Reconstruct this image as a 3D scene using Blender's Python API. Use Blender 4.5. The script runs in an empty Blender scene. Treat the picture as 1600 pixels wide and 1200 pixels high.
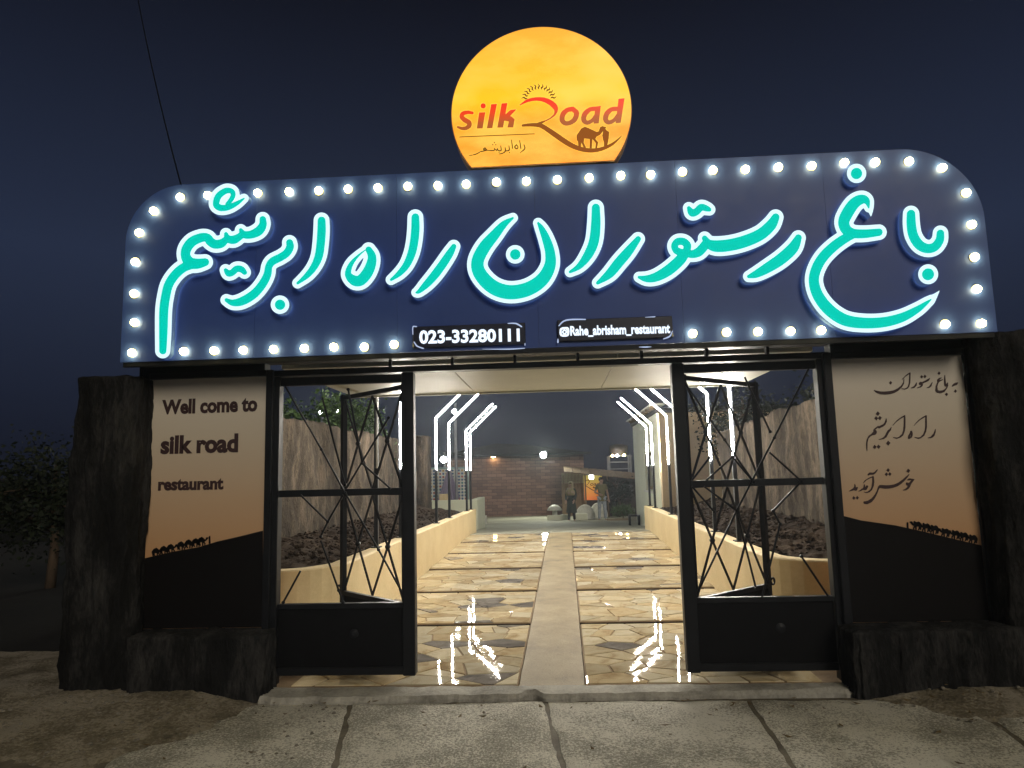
import bpy, bmesh, math, random
import numpy as np
from mathutils import Vector, Matrix, noise
random.seed(7)
SC = bpy.context.scene
COL = SC.collection

# ------------------------------------------------------------------ camera
F = 1100.0                                  # focal length in pixels of a 1600 wide frame
YAW, PITCH, ROLL = math.radians(-3.138), math.radians(7.205), math.radians(-1.453)
CAM = Vector((0.10, -5.15, 1.51))
_f = Vector((math.sin(YAW)*math.cos(PITCH), math.cos(YAW)*math.cos(PITCH), math.sin(PITCH)))
_r0 = Vector((math.cos(YAW), -math.sin(YAW), 0)); _u0 = _r0.cross(_f)
RT = _r0*math.cos(ROLL) + _u0*math.sin(ROLL)
UP = _u0*math.cos(ROLL) - _r0*math.sin(ROLL)
cd = bpy.data.cameras.new('camera'); cam = bpy.data.objects.new('camera', cd); COL.objects.link(cam)
cd.sensor_fit = 'HORIZONTAL'; cd.sensor_width = 36; cd.lens = F/1600*36
cd.clip_start = 0.05; cd.clip_end = 900
m = Matrix.Identity(4)
for i in range(3):
    m[i][0], m[i][1], m[i][2], m[i][3] = RT[i], UP[i], -_f[i], CAM[i]
cam.matrix_world = m
SC.camera = cam

# ------------------------------------------------------------------ world, fill sun, exposure
world = bpy.data.worlds.new('World'); SC.world = world; world.use_nodes = True
wn = world.node_tree; wn.nodes.clear()
wo = wn.nodes.new('ShaderNodeOutputWorld'); wb = wn.nodes.new('ShaderNodeBackground')
tc = wn.nodes.new('ShaderNodeTexCoord'); sx = wn.nodes.new('ShaderNodeSeparateXYZ'); cr = wn.nodes.new('ShaderNodeValToRGB')
wn.links.new(tc.outputs['Generated'], sx.inputs[0]); wn.links.new(sx.outputs['Z'], cr.inputs[0])
wn.links.new(cr.outputs[0], wb.inputs['Color']); wn.links.new(wb.outputs[0], wo.inputs[0])
cr.color_ramp.elements[0].position = 0.0; cr.color_ramp.elements[0].color = (0.006, 0.007, 0.013, 1)
cr.color_ramp.elements[1].position = 0.62; cr.color_ramp.elements[1].color = (0.0045, 0.0050, 0.0090, 1)
e_ = cr.color_ramp.elements.new(0.28); e_.color = (0.018, 0.026, 0.054, 1)
wb.inputs['Strength'].default_value = 1.0
sd = bpy.data.lights.new('fill_sun', 'SUN'); sun = bpy.data.objects.new('fill_sun', sd); COL.objects.link(sun)
sd.energy = 1.0; sd.angle = math.radians(25); sd.color = (1.0, 0.90, 0.74)
sun.rotation_euler = (math.radians(62), 0, math.radians(22))     # warm fill added for unseen street lamps behind the camera
SC.view_settings.view_transform = 'Standard'; SC.view_settings.look = 'None'
SC.view_settings.exposure = 0.0; SC.view_settings.gamma = 1.0
SC.render.engine = 'CYCLES'
SC.cycles.use_denoising = True; SC.cycles.use_adaptive_sampling = True; SC.cycles.adaptive_threshold = 0.02
SC.cycles.max_bounces = 4; SC.cycles.diffuse_bounces = 3; SC.cycles.glossy_bounces = 2; SC.cycles.volume_bounces = 0
SC.cycles.sample_clamp_indirect = 4.0
SC.cycles.caustics_reflective = False; SC.cycles.caustics_refractive = False

def at(px, py, Y):
    """point of the plane Y = const seen at a pixel of the photograph (used for measuring)"""
    d = RT*(px-800) - UP*(py-600) + _f*F
    return CAM + d*((Y-CAM.y)/d.y)

# ------------------------------------------------------------------ materials
MATS = {}
def nodes(name):
    mt = bpy.data.materials.new(name); mt.use_nodes = True
    nt = mt.node_tree; b = nt.nodes['Principled BSDF']
    MATS[name] = mt
    return mt, nt, b
def N(nt, t, **kw):
    n = nt.nodes.new('ShaderNode'+t)
    for k, v in kw.items():
        if k in n.inputs: n.inputs[k].default_value = v
        else: setattr(n, k, v)
    return n
def ramp(nt, fac, stops):
    r = nt.nodes.new('ShaderNodeValToRGB'); el = r.color_ramp.elements
    el[0].position, el[0].color = stops[0][0], (*stops[0][1], 1)
    el[1].position, el[1].color = stops[-1][0], (*stops[-1][1], 1)
    for p, c in stops[1:-1]:
        e = el.new(p); e.color = (*c, 1)
    if fac is not None: nt.links.new(fac, r.inputs[0])
    return r.outputs[0]
def coords(nt, scale=(1, 1, 1), kind='Object'):
    t = nt.nodes.new('ShaderNodeTexCoord'); mp = nt.nodes.new('ShaderNodeMapping')
    mp.inputs['Scale'].default_value = scale
    nt.links.new(t.outputs[kind], mp.inputs[0]); return mp.outputs[0]
def rough_mat(name, c1, c2, scale=4.0, stretch=(1, 1, 1), rough=0.85, bump=0.3, fine=60.0, c3=None, spec=0.3, var=0.0, bdist=0.02, fw=0.45, lw=1.0):
    mt, nt, b = nodes(name)
    co = coords(nt, stretch)
    n1 = N(nt, 'TexNoise', Scale=scale, Detail=8.0, Roughness=0.65); nt.links.new(co, n1.inputs['Vector'])
    n2 = N(nt, 'TexNoise', Scale=fine, Detail=4.0, Roughness=0.7); nt.links.new(co, n2.inputs['Vector'])
    la = N(nt, 'Math', operation='MULTIPLY_ADD'); la.inputs[1].default_value = lw; la.inputs[2].default_value = 0.5*(1-lw); nt.links.new(n1.outputs['Fac'], la.inputs[0])
    ad = N(nt, 'Math', operation='MULTIPLY_ADD'); ad.inputs[1].default_value = fw
    nt.links.new(n2.outputs['Fac'], ad.inputs[0]); nt.links.new(la.outputs[0], ad.inputs[2])
    o_ = (fw-0.45)*0.5
    stops = [(0.5+o_, c1), (0.95+o_, c2)] if c3 is None else [(0.45+o_, c1), (min(0.98, 0.7+o_), c2), (min(1.0, 0.95+o_), c3)]
    col = ramp(nt, ad.outputs[0], stops)
    if var:
        oi = N(nt, 'ObjectInfo'); hs = N(nt, 'HueSaturation'); mr = N(nt, 'MapRange')
        mr.inputs[3].default_value = 1-var; mr.inputs[4].default_value = 1+var
        nt.links.new(oi.outputs['Random'], mr.inputs[0]); nt.links.new(mr.outputs[0], hs.inputs['Value'])
        nt.links.new(col, hs.inputs['Color']); col = hs.outputs[0]
    nt.links.new(col, b.inputs['Base Color'])
    b.inputs['Roughness'].default_value = rough; b.inputs['Specular IOR Level'].default_value = spec
    bp = N(nt, 'Bump'); bp.inputs['Strength'].default_value = bump; bp.inputs['Distance'].default_value = bdist
    nt.links.new(ad.outputs[0], bp.inputs['Height']); nt.links.new(bp.outputs[0], b.inputs['Normal'])
    return mt
def plain(name, c, rough=0.5, metal=0.0, spec=0.5, dirt=0.25):
    mt, nt, b = nodes(name)
    co = coords(nt); n1 = N(nt, 'TexNoise', Scale=7.0, Detail=6.0, Roughness=0.6); nt.links.new(co, n1.inputs['Vector'])
    d = tuple(x*(1-dirt) for x in c)
    nt.links.new(ramp(nt, n1.outputs['Fac'], [(0.35, d), (0.65, c)]), b.inputs['Base Color'])
    mr = N(nt, 'MapRange'); mr.inputs[3].default_value = max(0.02, rough-0.08); mr.inputs[4].default_value = min(1, rough+0.12)
    nt.links.new(n1.outputs['Fac'], mr.inputs[0]); nt.links.new(mr.outputs[0], b.inputs['Roughness'])
    b.inputs['Metallic'].default_value = metal; b.inputs['Specular IOR Level'].default_value = spec
    return mt
def glow(name, c, s):
    mt, nt, b = nodes(name)
    b.inputs['Base Color'].default_value = (*[min(0.25, x*0.25) for x in c], 1); b.inputs['Roughness'].default_value = 0.6; b.inputs['Specular IOR Level'].default_value = 0.05
    b.inputs['Emission Color'].default_value = (*c, 1); b.inputs['Emission Strength'].default_value = s
    return mt
def glow_grad(name, z0, z1, stops, s, clouds=0.0):
    """backlit print with a colour gradient up the sheet"""
    mt, nt, b = nodes(name)
    g = nt.nodes.new('ShaderNodeTexCoord'); sp = nt.nodes.new('ShaderNodeSeparateXYZ'); nt.links.new(g.outputs['Object'], sp.inputs[0])
    mr = N(nt, 'MapRange'); mr.inputs[1].default_value = z0; mr.inputs[2].default_value = z1; nt.links.new(sp.outputs['Z'], mr.inputs[0])
    col = ramp(nt, mr.outputs[0], stops)
    if clouds:
        co = coords(nt, (1.2, 1, 2.4)); n1 = N(nt, 'TexNoise', Scale=1.7, Detail=5.0, Roughness=0.5); nt.links.new(co, n1.inputs['Vector'])
        mx = N(nt, 'Mix', data_type='RGBA')
        mr2 = N(nt, 'MapRange'); mr2.inputs[1].default_value = 0.45; mr2.inputs[2].default_value = 0.75; mr2.inputs[4].default_value = clouds
        nt.links.new(n1.outputs['Fac'], mr2.inputs[0]); nt.links.new(mr2.outputs[0], mx.inputs[0])
        nt.links.new(col, mx.inputs[6]); mx.inputs[7].default_value = (0.95, 0.66, 0.12, 1); col = mx.outputs[2]
    nt.links.new(col, b.inputs['Emission Color']); b.inputs['Emission Strength'].default_value = s
    nt.links.new(col, b.inputs['Base Color']); b.inputs['Roughness'].default_value = 0.35
    if not s: b.inputs['Emission Strength'].default_value = 0
    return mt

black = plain('black_paint', (0.010, 0.011, 0.014), 0.42, 0.0, 0.2)
black2 = plain('black_sheet', (0.006, 0.006, 0.007), 0.55, 0.0, 0.08)
navy = plain('navy_bloom_panel', (0.050, 0.098, 0.34), 0.40, 0.0, 0.3, 0.06)  # navy board with the letters' blue bloom put into its colour
navy2 = plain('navy_plate', (0.016, 0.020, 0.045), 0.35, 0.0, 0.5, 0.1)
bodym = plain('sign_body_metal', (0.03, 0.035, 0.05), 0.5, 0.0, 0.5)
letterside = glow('letter_side_glow', (0.25, 0.45, 1.0), 0.16)  # faint side glow added to brighten the board around the letters
white_glow = glow('letter_white', (0.70, 0.93, 1.0), 1.08)
green_glow = glow('letter_green', (0.0, 0.60, 0.47), 0.98)
plate_glow = glow('plate_letters', (0.78, 0.88, 1.0), 1.25)
plate_dim = glow('plate_edge', (0.45, 0.55, 0.8), 0.9)
bulb_glow = glow('bulb_glass', (1.0, 0.83, 0.32), 46.0)
collar = plain('bulb_collar', (0.6, 0.6, 0.5), 0.4)
led_glow = glow('led_strip', (1.0, 0.93, 0.82), 420.0)
led_off = plain('led_strip_unlit', (0.55, 0.55, 0.52), 0.3)
lamp_glow = glow('lamp_lens', (0.90, 0.95, 1.0), 120.0)
warm_glow = glow('warm_lamp_lens', (1.0, 0.72, 0.35), 60.0)
down_glow = glow('downlight_lens', (1.0, 0.95, 0.86), 80.0)
concrete = rough_mat('street_concrete', (0.17, 0.16, 0.13), (0.39, 0.37, 0.305), 1.4, rough=0.95, bump=1.0, fine=75, c3=(0.68, 0.65, 0.56), var=0.09, bdist=0.02, fw=0.95, lw=0.8)
sillm = rough_mat('sill_concrete', (0.19, 0.18, 0.155), (0.50, 0.48, 0.42), 3.5, rough=0.9, bump=0.5, fine=40)
dirtm = rough_mat('dirt', (0.085, 0.072, 0.050), (0.22, 0.19, 0.135), 3.0, rough=1.0, bump=1.0, fine=45, c3=(0.36, 0.32, 0.25), spec=0.1, fw=0.8, bdist=0.03)
groundm = rough_mat('ground_earth', (0.006, 0.0055, 0.005), (0.016, 0.014, 0.012), 0.6, rough=1.0, bump=0.3, fine=14)
courtm = rough_mat('courtyard_concrete', (0.22, 0.22, 0.17), (0.38, 0.37, 0.29), 1.1, rough=0.8, bump=0.3, fine=40, spec=0.3)
mortar = rough_mat('mortar', (0.18, 0.12, 0.065), (0.34, 0.24, 0.14), 5.0, rough=0.9, bump=0.5, fine=90)
riserm = rough_mat('riser_dark', (0.015, 0.010, 0.007), (0.05, 0.035, 0.022), 8.0)  # dark brown step faces
stripm = rough_mat('strip_concrete', (0.11, 0.082, 0.040), (0.25, 0.19, 0.095), 2.6, rough=0.65, bump=0.6, fine=60, c3=(0.35, 0.275, 0.15), spec=0.4)
def stone_mat(name, c1, c2, vein):
    mt, nt, b = nodes(name)
    oi = N(nt, 'ObjectInfo'); g = nt.nodes.new('ShaderNodeNewGeometry')
    va = N(nt, 'VectorMath', operation='MULTIPLY_ADD'); va.inputs[1].default_value = (1, 1, 1)
    nt.links.new(g.outputs['Position'], va.inputs[0]); nt.links.new(oi.outputs['Random'], va.inputs[2])
    n1 = N(nt, 'TexNoise', Scale=5.0, Detail=7.0, Roughness=0.6, Distortion=1.2); nt.links.new(va.outputs[0], n1.inputs['Vector'])
    col = ramp(nt, n1.outputs['Fac'], [(0.3, vein), (0.48, c1), (0.75, c2)])
    hs = N(nt, 'HueSaturation'); mr = N(nt, 'MapRange'); mr.inputs[3].default_value = 0.78; mr.inputs[4].default_value = 1.16
    nt.links.new(oi.outputs['Random'], mr.inputs[0]); nt.links.new(mr.outputs[0], hs.inputs['Value']); nt.links.new(col, hs.inputs['Color'])
    nt.links.new(hs.outputs[0], b.inputs['Base Color'])
    mr2 = N(nt, 'MapRange'); mr2.inputs[3].default_value = 0.01; mr2.inputs[4].default_value = 0.045
    nt.links.new(n1.outputs['Fac'], mr2.inputs[0]); nt.links.new(mr2.outputs[0], b.inputs['Roughness'])
    n2 = N(nt, 'TexNoise', Scale=9.0, Detail=2.0); nt.links.new(g.outputs['Position'], n2.inputs['Vector'])
    bp = N(nt, 'Bump'); bp.inputs['Strength'].default_value = 0.015; bp.inputs['Distance'].default_value = 0.01
    b.inputs['Specular IOR Level'].default_value = 0.10
    nt.links.new(n2.outputs['Fac'], bp.inputs['Height']); nt.links.new(bp.outputs[0], b.inputs['Normal'])
    return mt
stones_m = [stone_mat('stone_beige', (0.58, 0.48, 0.30), (0.66, 0.57, 0.39), (0.40, 0.29, 0.15)),
            stone_mat('stone_pale', (0.62, 0.54, 0.37), (0.68, 0.61, 0.46), (0.46, 0.37, 0.22)),
            stone_mat('stone_grey', (0.23, 0.205, 0.17), (0.36, 0.33, 0.29), (0.13, 0.115, 0.10)),
            stone_mat('stone_tan', (0.54, 0.42, 0.24), (0.61, 0.50, 0.31), (0.36, 0.25, 0.12))]
plaster = rough_mat('cream_plaster', (0.60, 0.47, 0.25), (0.74, 0.61, 0.36), 1.6, rough=0.75, bump=0.12, fine=30)
plaster_w = rough_mat('white_plaster', (0.66, 0.69, 0.54), (0.80, 0.82, 0.67), 1.2, rough=0.8, bump=0.12, fine=30)
plaster_t = rough_mat('warm_lit_plaster', (0.42, 0.32, 0.19), (0.54, 0.42, 0.26), 1.2, rough=0.8, bump=0.12, fine=30)  # warm light on the house front put into the plaster colour
soil = rough_mat('soil', (0.018, 0.012, 0.008), (0.066, 0.046, 0.030), 6.0, rough=1.0, bump=1.0, fine=70, spec=0.1)
mud = rough_mat('straw_mud', (0.014, 0.011, 0.008), (0.050, 0.040, 0.029), 4.5, (1, 1, 0.4), rough=1.0, bump=1.0, fine=40, c3=(0.135, 0.105, 0.075), spec=0.1, bdist=0.05)
bark = rough_mat('dark_stucco', (0.006, 0.006, 0.006), (0.016, 0.016, 0.016), 5.0, (1, 1, 0.3), rough=1.0, bump=1.0, fine=50, c3=(0.060, 0.058, 0.056), spec=0.1, bdist=0.05)
soffitm = plain('soffit_panel', (0.40, 0.40, 0.32), 0.5, 0.0, 0.5, 0.12)
brickm = rough_mat('brick', (0.19, 0.115, 0.09), (0.33, 0.21, 0.165), 3.0, rough=0.85, bump=0.3, fine=30, var=0.28)
brick_mortar = rough_mat('brick_mortar', (0.07, 0.045, 0.04), (0.13, 0.09, 0.08), 3.0)
rooft = rough_mat('dark_roof', (0.005, 0.005, 0.006), (0.012, 0.012, 0.014), 2.0)
wood = rough_mat('old_wood', (0.12, 0.08, 0.045), (0.27, 0.19, 0.11), 3.0, (4, 1, 1), bump=0.3)
steel = plain('grey_steel', (0.25, 0.26, 0.28), 0.4, 0.6)
white_p = plain('white_paint', (0.72, 0.72, 0.66), 0.6)
glassm = plain('window_glass', (0.03, 0.035, 0.04), 0.08, 0.0, 0.8)
leafm = rough_mat('leaf', (0.035, 0.075, 0.018), (0.075, 0.14, 0.03), 3.0, rough=0.6, bump=0.0, fine=8)
leafd = rough_mat('leaf_night', (0.007, 0.011, 0.005), (0.018, 0.026, 0.010), 3.0, rough=0.7, bump=0.0, fine=8)  # foliage with the night's darkness put into its colour
trunkm = rough_mat('trunk', (0.05, 0.035, 0.022), (0.13, 0.09, 0.06), 6.0, (1, 1, .3))
ink = plain('print_ink', (0.055, 0.028, 0.028), 0.5, 0, 0.3, 0.05)
halo_ink = plain('print_pale', (0.62, 0.52, 0.44), 0.5, 0, 0.3, 0.05)
dune = plain('print_black', (0.006, 0.005, 0.005), 0.5, 0, 0.1, 0.05)

# ------------------------------------------------------------------ mesh helpers
class MB:
    def __init__(s): s.v = []; s.f = []
    def add(s, vs, fs):
        o = len(s.v); s.v += [tuple(v) for v in vs]; s.f += [tuple(i+o for i in f) for f in fs]; return s
    def box(s, x0, x1, y0, y1, z0, z1):
        vs = [(x, y, z) for z in (z0, z1) for y in (y0, y1) for x in (x0, x1)]
        return s.add(vs, [(0, 2, 3, 1), (4, 5, 7, 6), (0, 1, 5, 4), (2, 6, 7, 3), (0, 4, 6, 2), (1, 3, 7, 5)])
    def bar(s, a, b, w, h=None, up=(0, 0, 1)):
        a, b = Vector(a), Vector(b); h = h or w; d = (b-a).normalized(); up = Vector(up)
        if abs(d.dot(up)) > 0.97: up = Vector((0, 1, 0))
        sdir = d.cross(up).normalized(); t = sdir.cross(d)
        vs = [p + sdir*(i*w/2) + t*(j*h/2) for p in (a, b) for i, j in ((-1, -1), (1, -1), (1, 1), (-1, 1))]
        return s.add(vs, [(3, 2, 1, 0), (4, 5, 6, 7), (0, 1, 5, 4), (1, 2, 6, 5), (2, 3, 7, 6), (3, 0, 4, 7)])
    def tube(s, pts, r, n=8):
        pts = [Vector(p) for p in pts]; rs = r if isinstance(r, (list, tuple)) else [r]*len(pts); vs = []; fs = []
        for i, p in enumerate(pts):
            d = (pts[min(i+1, len(pts)-1)] - pts[max(i-1, 0)]).normalized()
            u = Vector((0, 0, 1)) if abs(d.z) < 0.9 else Vector((0, 1, 0))
            a = d.cross(u).normalized(); b = a.cross(d)
            vs += [p + (a*math.cos(k*2*math.pi/n) + b*math.sin(k*2*math.pi/n))*rs[i] for k in range(n)]
        for i in range(len(pts)-1):
            for k in range(n):
                k2 = (k+1) % n; fs.append((i*n+k, i*n+k2, (i+1)*n+k2, (i+1)*n+k))
        fs.append(tuple(range(n-1, -1, -1))); fs.append(tuple((len(pts)-1)*n+k for k in range(n)))
        return s.add(vs, fs)
    def lathe(s, c, prof, n=16, axis='z'):
        vs = []; fs = []
        for r, h in prof:
            for k in range(n):
                a = k*2*math.pi/n; x, y = r*math.cos(a), r*math.sin(a)
                vs.append((c[0]+x, c[1]+y, c[2]+h) if axis == 'z' else (c[0]+x, c[1]-h, c[2]+y))
        for i in range(len(prof)-1):
            for k in range(n):
                k2 = (k+1) % n; fs.append((i*n+k, i*n+k2, (i+1)*n+k2, (i+1)*n+k))
        fs.append(tuple(range(n-1, -1, -1))); fs.append(tuple((len(prof)-1)*n+k for k in range(n)))
        return s.add(vs, fs)
    def prism(s, poly, y0, y1):
        """polygon in x,z pushed along y"""
        n = len(poly)
        vs = [(x, y0, z) for x, z in poly] + [(x, y1, z) for x, z in poly]
        fs = [tuple(range(n)), tuple(range(2*n-1, n-1, -1))] + [(i, i+n, (i+1) % n+n, (i+1) % n) for i in range(n)]
        return s.add(vs, fs)
    def mesh(s, name):
        me = bpy.data.meshes.new(name); me.from_pydata(s.v, [], s.f); me.validate(); me.update()
        bm = bmesh.new(); bm.from_mesh(me); bmesh.ops.recalc_face_normals(bm, faces=bm.faces); bm.to_mesh(me); bm.free()
        return me
    def build(s, name, mat, parent=None, smooth=False, bevel=0.0):
        me = s.mesh(name); return link(name, me, mat, parent, smooth, bevel)
def link(name, me, mat, parent=None, smooth=False, bevel=0.0):
    if mat is not None and not me.materials: me.materials.append(mat)
    if bevel:
        bm = bmesh.new(); bm.from_mesh(me)
        bmesh.ops.bevel(bm, geom=[e for e in bm.edges if e.is_manifold and e.calc_face_angle(0) > 0.6], offset=bevel, segments=1, affect='EDGES')
        bm.to_mesh(me); bm.free()
    if smooth:
        for p in me.polygons: p.use_smooth = True
    o = bpy.data.objects.new(name, me); COL.objects.link(o)
    if parent is not None:
        o.parent = parent; o.matrix_parent_inverse = parent.matrix_world.inverted() if parent.type == 'EMPTY' and False else Matrix.Identity(4)
    return o
def thing(name, label, cat, group=None):
    o = bpy.data.objects.new(name, None); o.empty_display_size = 0.1; COL.objects.link(o)
    return tag(o, label, cat, group)
def tag(o, label=None, cat=None, group=None, kind=None):
    for k, v in (('label', label), ('category', cat), ('group', group), ('kind', kind)):
        if v: o[k] = v
    return o

# ------------------------------------------------------------------ drawn shapes (brush strokes -> outlines)
def smooth_path(pts, n=6):
    p = [np.array(q, float) for q in pts]
    if len(p) < 3: return p
    out = []
    for i in range(len(p)-1):
        p0, p1, p2, p3 = p[max(i-1, 0)], p[i], p[i+1], p[min(i+2, len(p)-1)]
        for k in range(n):
            t = k/n
            out.append(0.5*((2*p1)+(-p0+p2)*t+(2*p0-5*p1+4*p2-p3)*t*t+(-p0+3*p1-3*p2+p3)*t**3))
    out.append(p[-1]); return out
class Shape:
    """strokes (x, y, half width) and polygons in photograph pixels, joined by a distance field"""
    def __init__(s, k=1.0, ox=0.0, oy=0.0): s.k, s.ox, s.oy = k, ox, oy; s.st = []; s.po = []; s.extra = []
    def c(s, q): return (q[0]*s.k+s.ox, q[1]*s.k+s.oy) + tuple(v*s.k for v in q[2:])
    def stroke(s, *pts, n=6):
        s.st.append(smooth_path([s.c(q) for q in pts], n)); return s
    def white(s, *pts): s.extra.append(smooth_path([s.c(q) for q in pts])); return s
    def dot(s, x, y, r): s.st.append([np.array(s.c((x, y, r))), np.array(s.c((x+.5, y, r)))]); return s
    def poly(s, *pts): s.po.append([s.c(q) for q in pts]); return s
    def field(s, step, pad):
        P = np.array([q for st in s.st+s.extra for q in st] + [(x, y, 0) for po in s.po for x, y in po])
        x0, y0 = (P[:, 0]-P[:, 2]).min()-pad, (P[:, 1]-P[:, 2]).min()-pad
        x1, y1 = (P[:, 0]+P[:, 2]).max()+pad, (P[:, 1]+P[:, 2]).max()+pad
        xs = np.arange(x0, x1+step, step); ys = np.arange(y0, y1+step, step)
        X, Y = np.meshgrid(xs, ys)
        def strokes(L):
            D = np.full(X.shape, 1e9)
            for st in L:
                for a, b in zip(st[:-1], st[1:]):
                    dx, dy = b[0]-a[0], b[1]-a[1]; L2 = dx*dx+dy*dy+1e-12
                    t = np.clip(((X-a[0])*dx+(Y-a[1])*dy)/L2, 0, 1)
                    D = np.minimum(D, np.hypot(X-a[0]-t*dx, Y-a[1]-t*dy)-(a[2]+(b[2]-a[2])*t))
            return D
        D = strokes(s.st)
        for po in s.po:
            dd = np.full(X.shape, 1e9); ins = np.zeros(X.shape, bool)
            for i in range(len(po)):
                ax, ay = po[i]; bx, by = po[(i+1) % len(po)]; dx, dy = bx-ax, by-ay
                t = np.clip(((X-ax)*dx+(Y-ay)*dy)/(dx*dx+dy*dy+1e-12), 0, 1)
                dd = np.minimum(dd, np.hypot(X-ax-t*dx, Y-ay-t*dy))
                with np.errstate(divide='ignore', invalid='ignore'):
                    cross = ((ay > Y) != (by > Y)) & (X < (bx-ax)*(Y-ay)/(by-ay+1e-15)+ax)
                ins ^= cross
            D = np.minimum(D, np.where(ins, -dd, dd))
        E = strokes(s.extra) if s.extra else None
        return xs, ys, D, E
def contours(xs, ys, D, tol=0.05):
    inside = D < 0; H, W = D.shape
    code = inside[:-1, :-1]*1 + inside[:-1, 1:]*2 + inside[1:, 1:]*4 + inside[1:, :-1]*8
    jj, ii = np.where((code > 0) & (code < 15)); nxt = {}; pos = {}
    def pt(e):
        if e not in pos:
            k, j, i = e
            if k == 0: a, b = D[j, i], D[j, i+1]; t = a/(a-b); pos[e] = (xs[i]+(xs[i+1]-xs[i])*t, ys[j])
            else: a, b = D[j, i], D[j+1, i]; t = a/(a-b); pos[e] = (xs[i], ys[j]+(ys[j+1]-ys[j])*t)
        return e
    for j, i in zip(jj.tolist(), ii.tolist()):
        T, R, B, L = (0, j, i), (1, j, i+1), (0, j+1, i), (1, j, i)
        for a, b in {1: [(L, T)], 2: [(T, R)], 3: [(L, R)], 4: [(R, B)], 5: [(L, T), (R, B)], 6: [(T, B)], 7: [(L, B)], 8: [(B, L)], 9: [(B, T)],
                     10: [(T, R), (B, L)], 11: [(B, R)], 12: [(R, L)], 13: [(R, T)], 14: [(T, L)]}[int(code[j, i])]:
            nxt[pt(a)] = pt(b)
    loops = []
    while nxt:
        a, b = nxt.popitem(); lp = [a]
        while b != lp[0] and b in nxt:
            lp.append(b); b = nxt.pop(b)
        P = [pos[e] for e in lp]
        if len(P) < 6: continue
        Q = [P[0]]                                   # drop nearly straight points
        for k in range(1, len(P)-1):
            ax, ay = Q[-1]; bx, by = P[k]; cx, cy = P[k+1]
            l = math.hypot(cx-ax, cy-ay)+1e-9
            if abs((bx-ax)*(cy-ay)-(by-ay)*(cx-ax))/l > tol or l > 7: Q.append(P[k])
        if len(Q) > 3: loops.append(Q)
    return loops
def fill(name, loops, Y, depth, mat, parent, sidemat=None):
    """closed pixel loops -> a sheet of real thickness on the plane Y (its front face), pushed back by depth"""
    cu = bpy.data.curves.new('t', 'CURVE'); cu.dimensions = '2D'; cu.fill_mode = 'BOTH'; cu.extrude = depth/2
    for lp in loops:
        sp = cu.splines.new('POLY'); sp.points.add(len(lp)-1); sp.use_cyclic_u = True
        for k, (x, y) in enumerate(lp):
            w = at(x, y, Y); sp.points[k].co = (w.x, w.z, 0, 1)
    ob = bpy.data.objects.new('t', cu); COL.objects.link(ob)
    dg = bpy.context.evaluated_depsgraph_get(); me = bpy.data.meshes.new_from_object(ob.evaluated_get(dg))
    bpy.data.objects.remove(ob); bpy.data.curves.remove(cu)
    for v in me.vertices: v.co = (v.co.x, Y + depth/2 - v.co.z, v.co.y)
    me.materials.clear(); me.name = name; me.materials.append(mat)
    if sidemat:
        me.materials.append(sidemat)
        for p in me.polygons: p.material_index = 0 if abs(p.normal.y) > 0.9 else 1
    bm = bmesh.new(); bm.from_mesh(me); bmesh.ops.remove_doubles(bm, verts=bm.verts, dist=1e-5); bmesh.ops.recalc_face_normals(bm, faces=bm.faces); bm.to_mesh(me); bm.free()
    return link(name, me, None, parent)
def draw(name, shape, Y, depth, mat, parent, grow=0.0, step=0.6, sidemat=None):
    xs, ys, D, E = shape.field(step, grow+2)
    D = D-grow
    if grow and E is not None: D = np.minimum(D, E)
    return fill(name, contours(xs, ys, D), Y, depth, mat, parent, sidemat)
def text(name, s, x0, y0, x1, y1, Y, mat, parent, bold=0.03, shear=0.0, depth=0.003, space=1.0):
    """writing fitted into the pixel box x0..x1 (left to right), y0 top .. y1 bottom on the plane Y"""
    cu = bpy.data.curves.new('t', 'FONT'); cu.body = s; cu.offset = bold; cu.shear = shear; cu.space_character = space; cu.extrude = 0.5; cu.resolution_u = 3
    ob = bpy.data.objects.new('t', cu); COL.objects.link(ob)
    dg = bpy.context.evaluated_depsgraph_get(); me = bpy.data.meshes.new_from_object(ob.evaluated_get(dg))
    bpy.data.objects.remove(ob); bpy.data.curves.remove(cu)
    co = [v.co.copy() for v in me.vertices]
    a0, a1 = min(c.x for c in co), max(c.x for c in co); b0, b1 = min(c.y for c in co), max(c.y for c in co)
    # box corners measured along the slope the line has in the picture
    L, R = at(x0, (y0[0]+y1[0])/2, Y), at(x1, (y0[1]+y1[1])/2, Y)
    zt = (at(x0, y0[0], Y).z, at(x1, y0[1], Y).z); zb = (at(x0, y1[0], Y).z, at(x1, y1[1], Y).z)
    for v, c in zip(me.vertices, co):
        u = (c.x-a0)/(a1-a0); w = (c.y-b0)/(b1-b0)
        zz0 = zb[0]+(zb[1]-zb[0])*u; zz1 = zt[0]+(zt[1]-zt[0])*u
        v.co = (L.x+(R.x-L.x)*u, Y+depth*(0.5-c.z), zz0+(zz1-zz0)*w)
    me.materials.clear(); me.materials.append(mat); me.name = name
    bm = bmesh.new(); bm.from_mesh(me); bmesh.ops.recalc_face_normals(bm, faces=bm.faces); bm.to_mesh(me); bm.free()
    return link(name, me, None, parent)

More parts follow.
